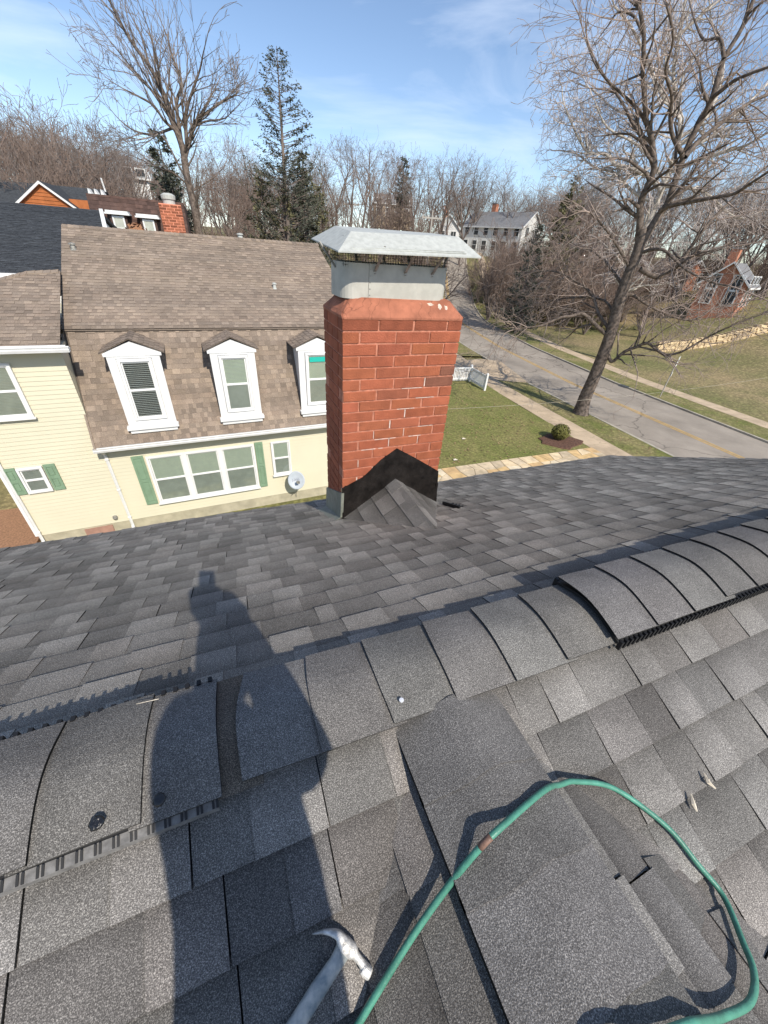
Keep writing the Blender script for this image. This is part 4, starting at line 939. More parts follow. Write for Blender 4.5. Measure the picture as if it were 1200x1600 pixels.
# charcoal roofed house
hA = empty('charcoal_roofed_house', (-9, 21, GROUND), label='house with a broad charcoal roof left behind the cream house', cat='house')
def pa(mb, name, m, h): o = mb.build(name, m); o.parent = h; o.location = -Vector(h.location); return o
mb = MB(); zE, zR = -1.45, .50; yE, yR = 17.6, 24.0; L_ = math.hypot(yR - yE, zR - zE)
shingles(mb, (-20, yE, zE), (1, 0, 0), (0, yR - yE, zR - zE), [(0, 0), (17.0, 0), (16.15, L_), (0, L_)], e=.14, tones=DT, tab=(.2, .5), seed=61, hi=.012, lo=.005, band=False, seam=.2)
T = [(-20, yE, zE - .02), (-3.0, yE, zE - .02), (-3.85, yR, zR - .02), (-20, yR, zR - .02)]; mb.prism(T, [(p[0], p[1], p[2] - .12) for p in T])
T = [(-20, yR, zR - .02), (-3.85, yR, zR - .02), (-3.0, 30.4, zE), (-20, 30.4, zE)]; mb.prism(T, [(p[0], p[1], p[2] - .12) for p in T]); pa(mb, 'roof', 'darkroof', hA)
mb = MB(); T = [(-2.97, yE - .02, zE + .05), (-2.80, yE - .02, zE + .05), (-3.72, yR, zR + .06), (-3.86, yR, zR + .06)]; mb.prism(T, [(p[0], p[1], p[2] - .2) for p in T]); pa(mb, 'rake_board', 'white_wall', hA)
mb = MB(); mb.box((-20, 18.0, GROUND), (-3.5, 30, zE - .0)); mb.prism([(-3.5, 18, zE), (-3.5, 30, zE), (-3.9, 24, zR - .2)][::-1], [(-3.8, 18, zE), (-3.8, 30, zE), (-4.1, 24, zR - .2)][::-1]); pa(mb, 'wall', 'white_wall', hA)
mb = MB(); mb.box((-20, yE - .12, zE - .12), (-2.9, yE, zE + .0)); pa(mb, 'gutter', 'gutter', hA)
# orange gabled house behind it
hB = empty('orange_gabled_house', (-10, 34, GROUND), label='house with orange brown gable and grey roof beyond the charcoal roof', cat='house')
mb = MB(); siding_ = [(-9.55, 34, .55), (-6.55, 34, .55), (-8.05, 34, 1.70)]
mb.prism(siding_, [(p[0], 36.5, p[2]) for p in siding_])
for k in range(6):
    z = .62 + k * .17; h = 1.5 * (1.70 - z) / 1.15; mb.box((-8.05 - h, 33.975, z), (-8.05 + h, 33.999, z + .02))
pa(mb, 'gable', 'orange', hB)
mb = MB()
for s_ in (-1, 1):
    A = [(-8.05, 33.8, 1.82), (-8.05 + s_ * 1.75, 33.8, .50), (-8.05 + s_ * 1.75, 33.98, .50), (-8.05, 33.98, 1.82)]; mb.prism(A, [(p[0], p[1], p[2] - .13) for p in A])
pa(mb, 'rake_board', 'white_wall', hB)
mb = MB()
for s_ in (-1, 1):
    A = [(-8.05, 33.85, 1.84), (-8.05 + s_ * 1.78, 33.85, .50), (-8.05 + s_ * 1.78, 39, .50), (-8.05, 39, 1.84)]
    if s_ < 0: A = A[::-1]
    mb.prism(A[::-1], [(p[0], p[1], p[2] - .06) for p in A[::-1]])
T = [(-22, 35.2, .2), (-5.9, 35.2, .4), (-5.4, 38.5, 1.95), (-22, 38.5, 1.75)]; mb.prism(T, [(p[0], p[1], p[2] - .15) for p in T]); T = [(-22, 38.5, 1.75), (-5.4, 38.5, 1.95), (-5.4, 43, -.2), (-22, 43, -.2)]; mb.prism(T, [(p[0], p[1], p[2] - .15) for p in T]); pa(mb, 'roof', 'darkroof', hB)
mb = MB(); mb.box((-22, 35.6, GROUND), (-6.0, 42.5, .2)); pa(mb, 'wall', 'orange', hB)
mb = MB(); mb.box((-7.0, 34.6, -.4), (-5.0, 37, 1.15)); pa(mb, 'side_wall', 'orange', hB)
for k in range(3):
    mb = MB(); x = -5.75 + k * .33; A = [(x, 34.3, 1.3), (x + .12, 34.3, 1.3), (x + .42, 34.3, -.2), (x + .30, 34.3, -.2)]; mb.prism(A[::-1], [(p[0], p[1] + .1, p[2]) for p in A[::-1]]); A = [(x - .1, 34.25, 1.28), (x + .2, 34.25, 1.28), (x - .04, 34.25, 1.75)]; mb.prism(A, [(p[0], 35.2, p[2]) for p in A]); pa(mb, 'dormer', 'white_wall', hB)
mb = MB(); mb.tube([(-4.75 - .6, 37.5, 1.8), (-4.8 - .6, 37.5, 2.5)], .05, 6); pa(mb, 'vent_pipe', 'white_wall', hB)
# red brown mansard house
hC = empty('brown_mansard_house', (-3.5, 32, GROUND), label='dark red brown roofed house with two small dormers left of the neighbour\'s chimney', cat='house')
mb = MB(); x0, x1 = -5.3, -.6; zt_ = 1.36; T0 = (-1.6, 32)
rows(mb, (x0 - .3, 31.0, -1.9), (1, 0, 0), (0, 1.2, 3.3), 5.0, math.hypot(1.2, 3.3), .2, [(1, 1, 1), (.8, .8, .8), (1.2, 1.15, 1.1)], (.2, .5), 71)
mb.prism([(x0 - .3, 31.01, -1.9), (x1, 31.01, -1.9), (x1, 32.2, 1.38), (x0 - .3, 32.2, 1.38)], [(x0 - .3, 40, -1.9), (x1, 40, -1.9), (x1, 40, 1.38), (x0 - .3, 40, 1.38)]); pa(mb, 'roof', 'brownroof', hC)
mb = MB(); mb.box((x0, 31.3, GROUND), (x1 - .2, 39.5, -1.9)); pa(mb, 'wall', 'house_brick', hC)
for xc, zc in ((-4.15, .1), (-2.65, .05)):
    mb = MB(); mb.box((xc - .42, 31.05, zc - 1.0), (xc + .42, 32.2, zc + .42)); d = pa(mb, 'dormer', 'brownroof', hC)
    mb = MB(); mb.box((xc - .62, 30.85, zc + .42), (xc + .62, 32.1, zc + .50)); mb.box((xc - .55, 30.9, zc + .50), (xc + .55, 32.1, zc + .60)); q = mb.build('cornice', 'white_wall'); q.parent = d
    mb = MB(); mb.box((xc - .30, 31.0, zc - .8), (xc - .22, 31.05, zc + .36)); mb.box((xc + .22, 31.0, zc - .8), (xc + .30, 31.05, zc + .36)); mb.box((xc - .22, 31.0, zc + .28), (xc + .22, 31.05, zc + .36)); mb.box((xc - .22, 31.0, zc - .25), (xc + .22, 31.05, zc - .18)); q = mb.build('window', 'white_wall'); q.parent = d
    mb = MB(); mb.box((xc - .22, 31.03, zc - .18), (xc + .22, 31.045, zc + .28)); q = mb.build('blind', 'blind_grey'); q.parent = d
    mb = MB(); mb.box((xc - .22, 31.03, zc - .8), (xc + .22, 31.045, zc - .25)); q = mb.build('pane', 'window_dark'); q.parent = d
# generic distant house
def far_house(name, label, c, rz, w_, d_, h, rh, wall, roof, wins=True, storeys=2, porch=False, group=None, chim=False, hung=4):
    z0 = terr(c[0], c[1]) + (c[2] if len(c) > 2 else 0); H_ = empty(name, (c[0], c[1], z0), rz, label, 'house', group)
    mb = MB(); mb.box((-w_ / 2, -d_ / 2, -1.5), (w_ / 2, d_ / 2, h))
    for s_ in (-1, 1):
        T = [(s_ * w_ / 2, -d_ / 2, h), (s_ * w_ / 2, d_ / 2, h), (s_ * w_ / 2, 0, h + rh)]; mb.face(T if s_ > 0 else T[::-1])
    mb.build('wall', wall, H_)
    mb = MB(); simple_roof(mb, -w_ / 2, w_ / 2, -d_ / 2, d_ / 2, h - .15, h + rh, .35); mb.build('roof', roof, H_)
    mb = MB()
    for s_ in (-1, 1):
        for t_ in (-1, 1):
            A = [(s_ * (w_ / 2 + .36), t_ * (d_ / 2 + .4), h - .35), (s_ * (w_ / 2 + .36), 0, h + rh - .12), (s_ * (w_ / 2 + .36), 0, h + rh + .06), (s_ * (w_ / 2 + .36), t_ * (d_ / 2 + .4), h - .12)]
            mb.prism(A, [(p[0] - s_ * .1, p[1], p[2]) for p in A])
        mb.box((-w_ / 2 - .3, s_ * (d_ / 2 + .36) - .05, h - .36), (w_ / 2 + .3, s_ * (d_ / 2 + .36) + .05, h - .16))
    mb.build('eave_trim', 'white_wall', H_)
    if wins:
        for st in range(storeys):
            zb = .9 + st * (h / storeys)
            for k in range(hung):
                x = -w_ / 2 + w_ * (k + .5) / hung
                for y in (-d_ / 2 - .03,):
                    mb = MB(); mb.box((x - .62, y - .03, zb - .1), (x + .62, y + .04, zb)); mb.box((x - .62, y - .03, zb + 1.5), (x + .62, y + .04, zb + 1.62)); mb.box((x - .62, y - .03, zb), (x - .5, y + .04, zb + 1.5)); mb.box((x + .5, y - .03, zb), (x + .62, y + .04, zb + 1.5)); mb.box((x - .5, y - .03, zb + .72), (x + .5, y + .03, zb + .79)); W_ = mb.build('window', 'white_wall', H_)
                    mb = MB(); mb.box((x - .5, y - .01, zb), (x + .5, y + .02, zb + 1.5)); mb.build('pane', 'window_dark', W_)
            for s_ in (-1, 1):
                for y in (-d_ / 4, d_ / 4):
                    x = s_ * (w_ / 2 + .03); mb = MB(); mb.box((x - .04, y - .6, zb - .1), (x + .04, y + .6, zb)); mb.box((x - .04, y - .6, zb + 1.5), (x + .04, y + .6, zb + 1.6)); mb.box((x - .04, y - .6, zb), (x + .04, y - .48, zb + 1.5)); mb.box((x - .04, y + .48, zb), (x + .04, y + .6, zb + 1.5)); mb.box((x - .03, y - .03, zb), (x + .05, y + .03, zb + 1.5)); W_ = mb.build('window', 'white_wall', H_)
                    mb = MB(); mb.box((x - .02, y - .48, zb), (x + .02, y + .48, zb + 1.5)); mb.build('pane', 'window_dark', W_)
    if porch:
        mb = MB(); mb.box((-w_ / 2, -d_ / 2 - 1.8, h / 2 - .25), (w_ / 2, -d_ / 2, h / 2 - .05)); mb.build('balcony', 'white_wall', H_)
        for k in range(6): x = -w_ / 2 + .2 + (w_ - .4) * k / 5; mb = MB(); mb.box((x - .12, -d_ / 2 - 1.75, -.6), (x + .12, -d_ / 2 - 1.5, h - .3)); mb.build('column', 'white_wall', H_)
    if chim:
        mb = MB(); mb.box((-w_ * .2 - .5, .3, h), (-w_ * .2 + .5, 1.2, h + rh + 1.3)); mb.build('chimney', 'house_brick', H_)
        mb = MB(); mb.box((-w_ * .2 - .56, .24, h + rh + 1.3), (-w_ * .2 + .56, 1.26, h + rh + 1.45)); mb.build('chimney_cap', 'greyroof', H_)
    return H_
def at(u, v, D):
    r = ray(u, v); a = math.atan2(r[0], r[1]); return (D * math.sin(a), D * math.cos(a))
def zat(u, v, D): r = ray(u, v); return r[2] / math.hypot(r[0], r[1]) * D
c = at(780, 372, 100); far_house('white_colonial_house', 'large white two storey house with grey roof among bare trees right of the chimney cap', (c[0], c[1], zat(800, 402, 100) - terr(*c)), rad(-68), 14, 7.0, 4.9, 2.5, 'white_wall', 'greyroof', porch=False, hung=6, chim=True)
c = at(700, 355, 98); far_house('white_gabled_house', 'small white gabled house behind the bare trees above the chimney cap', (c[0], c[1], zat(700, 385, 98) - terr(*c)), rad(62), 7, 4.6, 2.8, 2.3, 'white_wall', 'greyroof', storeys=1, hung=2, chim=True)
c = at(1135, 455, 70); far_house('orange_brick_house', 'bright orange brick gabled house with grey roof, nearest behind the dry stone wall', (c[0], c[1], zat(1120, 486, 70) - terr(*c)), rad(20), 6, 4.6, 3.0, 2.2, 'house_brick', 'greyroof', storeys=2, hung=3, chim=True)
c = at(1050, 440, 86); far_house('orange_brick_house', 'second brick house half hidden by twigs, left of the bright gabled one', (c[0], c[1], zat(1050, 472, 86) - terr(*c)), rad(75), 7.5, 6, 3.4, 2.4, 'house_brick', 'greyroof', storeys=2, hung=3)
c = at(212, 290, 75); far_house('small_white_house', 'small white house far behind, between the orange gable and the big bare tree', (c[0], c[1], zat(214, 302, 75) - terr(*c)), rad(10), 3.0, 3.4, 1.7, .6, 'white_wall', 'greyroof', storeys=1, hung=2)
c = at(612, 340, 120); far_house('tan_house', 'tan house far back in the woods left of the utility pole', (c[0], c[1], zat(600, 345, 120) - terr(*c)), rad(-20), 9, 6, 3.4, 1.8, 'walk', 'greyroof', hung=4)

# =================================================================== STREET THINGS
fe = empty('picket_fence', (15, 22, GROUND), label='low white picket fence with a corner at the edge of the lawn', cat='fence')
def fence_run(a, b):
    L_ = math.dist(a, b); d = ((b[0] - a[0]) / L_, (b[1] - a[1]) / L_); n_ = (-d[1], d[0]); T = lambda p: (a[0] + d[0] * p[0] + n_[0] * p[1] - 15, a[1] + d[1] * p[0] + n_[1] * p[1] - 22, p[2] + .08)
    mb = MB(); k = .1
    while k < L_ - .05: mb.box((k, -.012, .08), (k + .065, .012, .92), T=T); k += .115
    mb.box((0, -.03, .16), (L_, .03, .25), T=T); mb.box((0, -.03, .86), (L_, .03, .95), T=T); o = mb.build('picket_panel', 'white', fe)
    return o
P3 = [(8.8, 22.9), (12.2, 22.9), (15.9, 22.7), (15.75, 20.6)]
for a, b in zip(P3, P3[1:]): fence_run(a, b)
for p in P3:
    mb = MB(); mb.box((p[0] - 15 - .06, p[1] - 22 - .06, 0), (p[0] - 15 + .06, p[1] - 22 + .06, 1.14)); x, y = p[0] - 15, p[1] - 22
    top = [(x - .08, y - .08, 1.14), (x + .08, y - .08, 1.14), (x + .08, y + .08, 1.14), (x - .08, y + .08, 1.14)]
    for k in range(4): mb.face([top[k], top[(k + 1) % 4], (x, y, 1.22)])
    mb.build('post', 'white', fe)
sg = empty('street_sign', (28.0, 17.1, terr(28, 17.1)), rad(25), 'thin pole with a small pale sign standing on the far verge of the road', 'sign')
mb = MB(); mb.tube([(0, 0, 0), (0.03, 0, 2.5)], .035, 8); mb.build('pole', 'pole', sg)
mb = MB(); mb.box((-.22, -.06, 2.15), (.22, -.04, 2.75)); mb.build('sign_panel', 'sign', sg)
mb = MB(); mb.box((-.10, -.05, 1.5), (.14, -.035, 1.75)); mb.build('sign_panel', 'sign', sg)
for (u, vt, D, lab) in ((673, 328, 62, 'pale wooden utility pole with cross arm above the right half of the chimney cap'), (549, 310, 82, 'utility pole among the trees above the left end of the chimney cap')):
    c = at(u, vt + 30, D); zb = terr(*c); zt = zat(u, vt, D); up = empty('utility_pole', (c[0], c[1], zb), rad(-20), lab, 'utility pole', None); h = zt - zb
    mb = MB(); mb.tube([(0, 0, 0), (0, 0, h)], [.14, .10], 8); mb.build('pole', 'pole', up)
    mb = MB(); mb.box((-1.3, -.08, h - .9), (1.3, .08, h - .72)); mb.build('cross_arm', 'pole', up)
    for x in (-1.2, -.5, .5, 1.2): mb = MB(); mb.lathe([(.06, h - .72), (.08, h - .6), (.04, h - .5), (0, h - .5)], 8, o=(x, 0, 0)); mb.build('insulator', 'sign', up)
# dry stone wall on the rise across the road
sw = MB(); rg = random.Random(17)
for a, b in (((44, 29.5), (63, 24.0)),):
    L_ = math.dist(a, b); d = ((b[0] - a[0]) / L_, (b[1] - a[1]) / L_); T = lambda p: (a[0] + d[0] * p[0] - d[1] * p[1], a[1] + d[1] * p[0] + d[0] * p[1], p[2])
    for r_ in range(4):
        x = 0
        while x < L_:
            w_ = rg.uniform(.3, .8); h0 = r_ * .26; zc = terr(*T((x, 0, 0))[:2]); k = rg.uniform(.75, 1.2); sw.box((x, rg.uniform(-.08, .05), zc + h0 - .05), (x + w_ - .05, .5, zc + h0 + .22 + rg.uniform(-.03, .03)), (k, k * .95, k * .85), T=T); x += w_
o = sw.build('stone_wall', 'stone', bevel=.02); tag(o, 'long low tan dry stone wall on the slope across the road', 'wall')
# sagging wire over the lawn and road
mb = MB(); A, B = np.array([6.0, 13.0, -5.2]), np.array([34.0, 11.0, -3.6]); n_ = 24
mb.tube([A + (B - A) * t + np.array([0, 0, -2.0 * t * (1 - t)]) for t in np.linspace(0, 1, n_)], .006, 4); o = mb.build('overhead_wire', 'kerb'); tag(o, 'thin pale overhead wire sagging across the lawn and road', 'wire')
# scraps on the lawn
for lab, u, v in (('pale dry leaf on the lawn, closest to the chimney flashing', 712, 719), ('pale dry leaf in the middle of the lawn', 725, 686)):
    r = ray(u, v); q = r * ((GROUND + .12) / r[2]); mb = MB(); mb.face([(-.1, 0, 0), (0, -.07, .03), (.12, 0, .01), (.0, .08, .04)]); mb.face([(-.1, 0, 0), (0, .08, .04), (-.06, .1, .02)]); o = mb.build('fallen_leaf', 'litter'); o.location = tuple(q); tag(o, lab, 'leaf')

mb = MB(); rg = random.Random(23)
for _ in range(1500):
    if rg.random() < .5: x, y, z = rg.uniform(6, 15.6), rg.uniform(11.9, 23), GROUND + .11
    else:
        y = rg.uniform(6, 45); o_ = rg.choice([rg.uniform(-5.8, -3.9), rg.uniform(3.9, 5.9), rg.uniform(7.4, 20)]); x = road_x(y) + o_; z = terr(x, y) + (.105 if o_ < 7 else .01)
    a = rg.uniform(0, 6.28); s_ = rg.uniform(.03, .075); k = rg.uniform(.35, 1.0); c_, d_ = math.cos(a) * s_, math.sin(a) * s_
    mb.face([(x - c_, y - d_, z), (x + d_ * .6, y - c_ * .6, z + .01), (x + c_, y + d_, z + .015), (x - d_ * .6, y + c_ * .6, z + .005)], (k, k * .85, k * .7))
M['leaf_litter'] = mat('dry_leaf_litter', (0.42, 0.33, 0.22), 0.95, attr=True); tag(mb.build('leaf_litter', 'leaf_litter'), 'small dry leaves scattered over the lawns and verges', 'leaves', kind='stuff')
# =================================================================== TREES
class Segs:
    def __init__(s): s.a = []; s.b = []; s.r = []; s.q = []; s.l = []
    def add(s, a, b, r0, r1, l): s.a.append(a); s.b.append(b); s.r.append(r0); s.q.append(r1); s.l.append(l)
def segs_mesh(name, m, a, b, r0, r1, n, smooth=False):
    a, b, r0, r1 = map(lambda x: np.asarray(x, float), (a, b, r0, r1)); d = b - a; L = np.linalg.norm(d, axis=1, keepdims=True); d = d / np.maximum(L, 1e-6)
    ref = np.where(np.abs(d[:, 2:3]) < .9, np.array([[0, 0, 1.0]]), np.array([[1.0, 0, 0]])); u = np.cross(d, ref); u /= np.linalg.norm(u, axis=1, keepdims=True); v = np.cross(d, u)
    ang = 2 * np.pi * np.arange(n) / n; N = len(a); b = b + d * r1[:, None] * .4
    ring = u[:, None, :] * np.cos(ang)[None, :, None] + v[:, None, :] * np.sin(ang)[None, :, None]
    V = np.concatenate([a[:, None, :] + ring * r0[:, None, None], b[:, None, :] + ring * r1[:, None, None]], axis=1).reshape(-1, 3)
    k = np.arange(n); base = np.array([k, (k + 1) % n, (k + 1) % n + n, k + n]).T          # n x 4
    Fc = (base[None] + (np.arange(N) * 2 * n)[:, None, None]).reshape(-1, 4)
    me = bpy.data.meshes.new(name); me.vertices.add(len(V)); me.vertices.foreach_set('co', V.astype(np.float32).ravel())
    me.loops.add(Fc.size); me.loops.foreach_set('vertex_index', Fc.ravel().astype(np.int32)); me.polygons.add(len(Fc)); me.polygons.foreach_set('loop_start', np.arange(0, Fc.size, 4, dtype=np.int32))
    me.materials.append(M[m]); me.update(calc_edges=True)
    if smooth: me.polygons.foreach_set('use_smooth', [True] * len(me.polygons))
    return me
def tree_meshes(S_, name, bark, twig, thr):
    """heavy limbs make the trunk part, thin ones the crown of twigs"""
    a, b, r, q = map(np.array, (S_.a, S_.b, S_.r, S_.q)); big = r >= thr
    t = segs_mesh('trunk', bark, a[big], b[big], r[big], q[big], 7, True); c = segs_mesh('crown', twig, a[~big], b[~big], r[~big], q[~big], 3)
    return t, c
def place_tree(name, meshes, loc, rz=0, sc=1.0, label=None, cat='tree', group=None):
    o = empty(name, loc, rz, label, cat, group); o.scale = (sc, sc, sc)
    for nm, me in zip(('trunk', 'crown', 'leaves'), meshes):
        if me is None: continue
        c = bpy.data.objects.new(nm, me); COL.objects.link(c); c.parent = o
    return o
def grow(S_, p, d, L, r, lev, rng, P):
    seg = P['seg'][lev]; n = max(2, int(L / seg)); st = L / n; up = P['up'][lev]; wob = P['wob'][lev]; r0 = r
    for i in range(n):
        d = d + rng.normal(0, wob, 3); d[2] += up; d /= np.linalg.norm(d); q = p + d * st; r1 = max(r * (1 - (1 - P['tip']) * (i + 1) / n), P['rmin']); S_.add(p, q, r0, r1, lev); r0 = r1; p = q
        if lev < P['max'] and i >= n * P['start'][lev]:
            for _ in range(rng.poisson(P['dens'][lev] * st)):
                ax = np.cross(d, rng.normal(0, 1, 3)); ax /= np.linalg.norm(ax) + 1e-9; a = rng.uniform(*P['ang']); dd = d * math.cos(a) + ax * math.sin(a)
                grow(S_, p, dd, L * rng.uniform(*P['len']) * (1 - .45 * i / n), r1 * rng.uniform(.45, .7), lev + 1, rng, P)
PB = dict(seg=[1.4, .9, .6, .45, .35], up=[.03, .05, .05, .03, .02], wob=[.05, .10, .13, .16, .2], tip=.25, rmin=.010, max=4, start=[.3, .2, .15, .1, .1], dens=[1.1, 1.3, 1.6, 2.0, 0], ang=(.45, .95), len=(.38, .62))
def make_bare(seed, h, r, P, forks=3, straight=.35):
    S_ = Segs(); rng = np.random.default_rng(seed); p = np.zeros(3); d = np.array([rng.normal(0, .05), rng.normal(0, .05), 1.0]); d /= np.linalg.norm(d); n = 5; st = h * straight / n; r0 = r
    for i in range(n):
        q = p + d * st; d = d + rng.normal(0, .05, 3); d /= np.linalg.norm(d); S_.add(p, q, r0 * (1.25 if i == 0 else 1), r0 * .95, 0); r0 *= .95; p = q
    for k in range(forks):
        a = rng.uniform(.12, .55); f = 2 * math.pi * (k + rng.uniform(-.2, .2)) / forks; dd = np.array([math.sin(a) * math.cos(f), math.sin(a) * math.sin(f), math.cos(a)])
        grow(S_, p.copy(), dd, h * (1 - straight) * rng.uniform(.8, 1.05), r0 * .75, 1, rng, P)
    return S_
# woodland prototypes (shared mesh data)
protos = []
PW = dict(PB, dens=[1.1, 1.3, 1.7, 2.0, 0], rmin=.017, seg=[1.6, 1.2, .8, .6, .5])
for sd, h, fk, stt in ((1, 20, 4, .32), (2, 18, 3, .42), (3, 21, 5, .28), (4, 17, 4, .36), (5, 19, 3, .25)):
    S_ = make_bare(sd, h, .30, PW, fk, stt); a = np.array(S_.b)[:, 2].max(); t = tree_meshes(S_, 'bare', 'far_bark', 'far_twig' if sd % 2 else 'grey_twig', .05); protos.append((t, a)); 
# brushy small tree / undergrowth prototypes
PS = dict(PB, seg=[.8, .6, .45, .35, .3], dens=[2.4, 3.2, 3.6, 0, 0], max=3, rmin=.012, ang=(.4, .9), up=[.04, .06, .04, .02, 0])
brush = []
for sd in (11, 12, 13):
    S_ = Segs(); rng = np.random.default_rng(sd)
    for k in range(7):
        a = rng.uniform(.1, .6); f = rng.uniform(0, 6.28); grow(S_, np.array([0.0, 0.0, 0.0]), np.array([math.sin(a) * math.cos(f), math.sin(a) * math.sin(f), math.cos(a)]), rng.uniform(4.5, 7), .09, 1, rng, PS)
    a = np.array(S_.b)[:, 2].max(); brush.append((tree_meshes(S_, 'brush', 'far_bark', 'far_twig', .03), a))
print('proto segs', [len(p[0][1].vertices) // 6 for p in protos], [len(p[0][1].vertices) // 6 for p in brush])
REG = [(-99, 60, 'at the far left above the charcoal roof'), (60, 200, 'at the left above the orange gable'), (200, 300, 'around the small white house'), (300, 400, 'between the tall bare tree and the spruce'), (400, 520, 'right beside the tall spruce'), (520, 600, 'above the left half of the chimney cap'), (600, 680, 'above the right half of the chimney cap'), (680, 760, 'by the small white gabled house'), (760, 850, 'by the large white two storey house'), (850, 960, 'left of the roadside oak'), (960, 1080, 'right behind the roadside oak'), (1080, 1999, 'around the brick houses at the far right')]
def region(u): return next(t for a, b, t in REG if a <= u < b) if u > -99 else REG[0][2]
rw = random.Random(77)
GW = 'bare winter trees of the woodland behind the houses'
def woodland(u, vtop, D, kind=None, sc_lim=(.5, 2.2), lab=None):
    c = at(u, vtop, D); z = terr(*c); h = zat(u, vtop, D) - z; (m_, hh) = protos[rw.randrange(5) if kind is None else kind]
    s_ = max(sc_lim[0], min(sc_lim[1], h / hh)); return place_tree('bare_tree', m_, (c[0], c[1], z - .1), rw.uniform(0, 6.28), s_, lab or 'bare woodland tree ' + region(u), 'tree', GW)
for u, v, D in ((5, 95, 52), (40, 120, 58), (70, 150, 60), (100, 165, 62), (130, 178, 66), (160, 205, 70), (185, 232, 75), (20, 160, 46), (60, 190, 48), (110, 205, 52), (145, 222, 55), (-30, 110, 50), (-60, 80, 55), (-20, 180, 44), (175, 250, 60), (90, 230, 46), (35, 215, 42),
                (345, 185, 70), (372, 195, 75), (330, 215, 60), (395, 215, 85), (500, 212, 85), (525, 205, 90), (545, 192, 80), (568, 196, 88), (590, 204, 80), (612, 212, 92), (638, 222, 84), (655, 232, 95), (682, 222, 86), (705, 218, 92), (722, 228, 84), (742, 222, 90), (758, 240, 100), (775, 262, 110), (804, 250, 112), (822, 275, 120), (845, 268, 105), (868, 280, 100), (890, 285, 95), (510, 240, 70), (560, 235, 72), (600, 245, 74), (650, 262, 78), (700, 262, 80), (738, 270, 82), (480, 225, 90), (465, 235, 80)):
    woodland(u, v + rw.uniform(-4, 4), D * rw.uniform(.95, 1.05))
for k in range(130):      # second, lower rank across the whole view
    u = rw.uniform(-60, 930); D = rw.uniform(95, 150); hv = 385 + .08 * (u - 600) - rw.uniform(70, 125) * (1 + max(0, (300 - u)) / 900); woodland(u, hv, D)
for k in range(44):      # beyond the road on the right, behind the brick houses
    u = rw.uniform(880, 1330); D = rw.uniform(75, 125); hv = 385 + .08 * (u - 600) - rw.uniform(110, 190); woodland(u, hv, D)
GB = 'low brushy trees and undergrowth in front of the woodland'
def brushy(u, v, D, s_=1.0): c = at(u, v, D); m_, hh = brush[rw.randrange(3)]; place_tree('brushy_tree', m_, (c[0], c[1], terr(*c) - .1), rw.uniform(0, 6.28), s_, 'low brown brushy tree in the undergrowth ' + region(u), 'brush', GB)
for k in range(44): u = rw.uniform(240, 700); brushy(u, 350, rw.uniform(52, 92), rw.uniform(.75, 1.35))
for k in range(24): u = rw.uniform(-60, 210); brushy(u, 290, rw.uniform(44, 75), rw.uniform(.9, 1.6))
for k in range(60): u = rw.uniform(840, 1330); brushy(u, 420, rw.uniform(60, 92) if u < 1080 else rw.uniform(76, 98), rw.uniform(.6, 1.1))
for k in range(14): u = rw.uniform(735, 850); brushy(u, 400, rw.uniform(62, 80), rw.uniform(.4, .7))
for k in range(40): u = rw.uniform(775, 1000); brushy(u, 400, rw.uniform(58, 86), rw.uniform(.9, 1.5))

# traced limbs of the big trees: pixel paths read off the photograph, stood at the tree's own distance with depth of their own
def plane_pt(u, v, az, D):
    r = ray(u, v); t = D / (r[0] * math.sin(az) + r[1] * math.cos(az)); return r * t
def limb(S_, pts, az, D, r0, r1, rng, P, spread=0.0, lev=1, dens=1.0, droop=None):
    """a heavy limb through the traced points, leaning towards or away from the viewer by spread metres; grows side branches"""
    Q = []; n = len(pts)
    for i, (u, v) in enumerate(pts): Q.append(plane_pt(u, v, az, D + spread * (i / max(1, n - 1)) ** 1.2))
    Q = smooth_path(Q, 4); N = len(Q); r = [r0 + (r1 - r0) * (i / (N - 1)) ** .8 for i in range(N)]
    L_ = sum(np.linalg.norm(Q[i + 1] - Q[i]) for i in range(N - 1)); run = 0
    for i in range(N - 1):
        S_.add(Q[i], Q[i + 1], r[i], r[i + 1], 0); st = np.linalg.norm(Q[i + 1] - Q[i]); run += st; d = (Q[i + 1] - Q[i]) / (st + 1e-9)
        for _ in range(rng.poisson(dens * P['dens'][lev - 1] * st) if run > L_ * .12 else 0):
            ax = np.cross(d, rng.normal(0, 1, 3)); ax /= np.linalg.norm(ax) + 1e-9; a = rng.uniform(*P['ang']); dd = d * math.cos(a) + ax * math.sin(a)
            grow(S_, Q[i + 1].copy(), dd, P['side'] * rng.uniform(.5, 1.1) * (1 - .35 * run / L_), min(r[i + 1] * .55, P['rside']), lev, rng, P)
    grow(S_, Q[-1].copy(), d, P['side'] * .7, r1, lev, rng, P)
def localize(S_, o):
    o = np.array(o); S_.a = [x - o for x in S_.a]; S_.b = [x - o for x in S_.b]; return S_
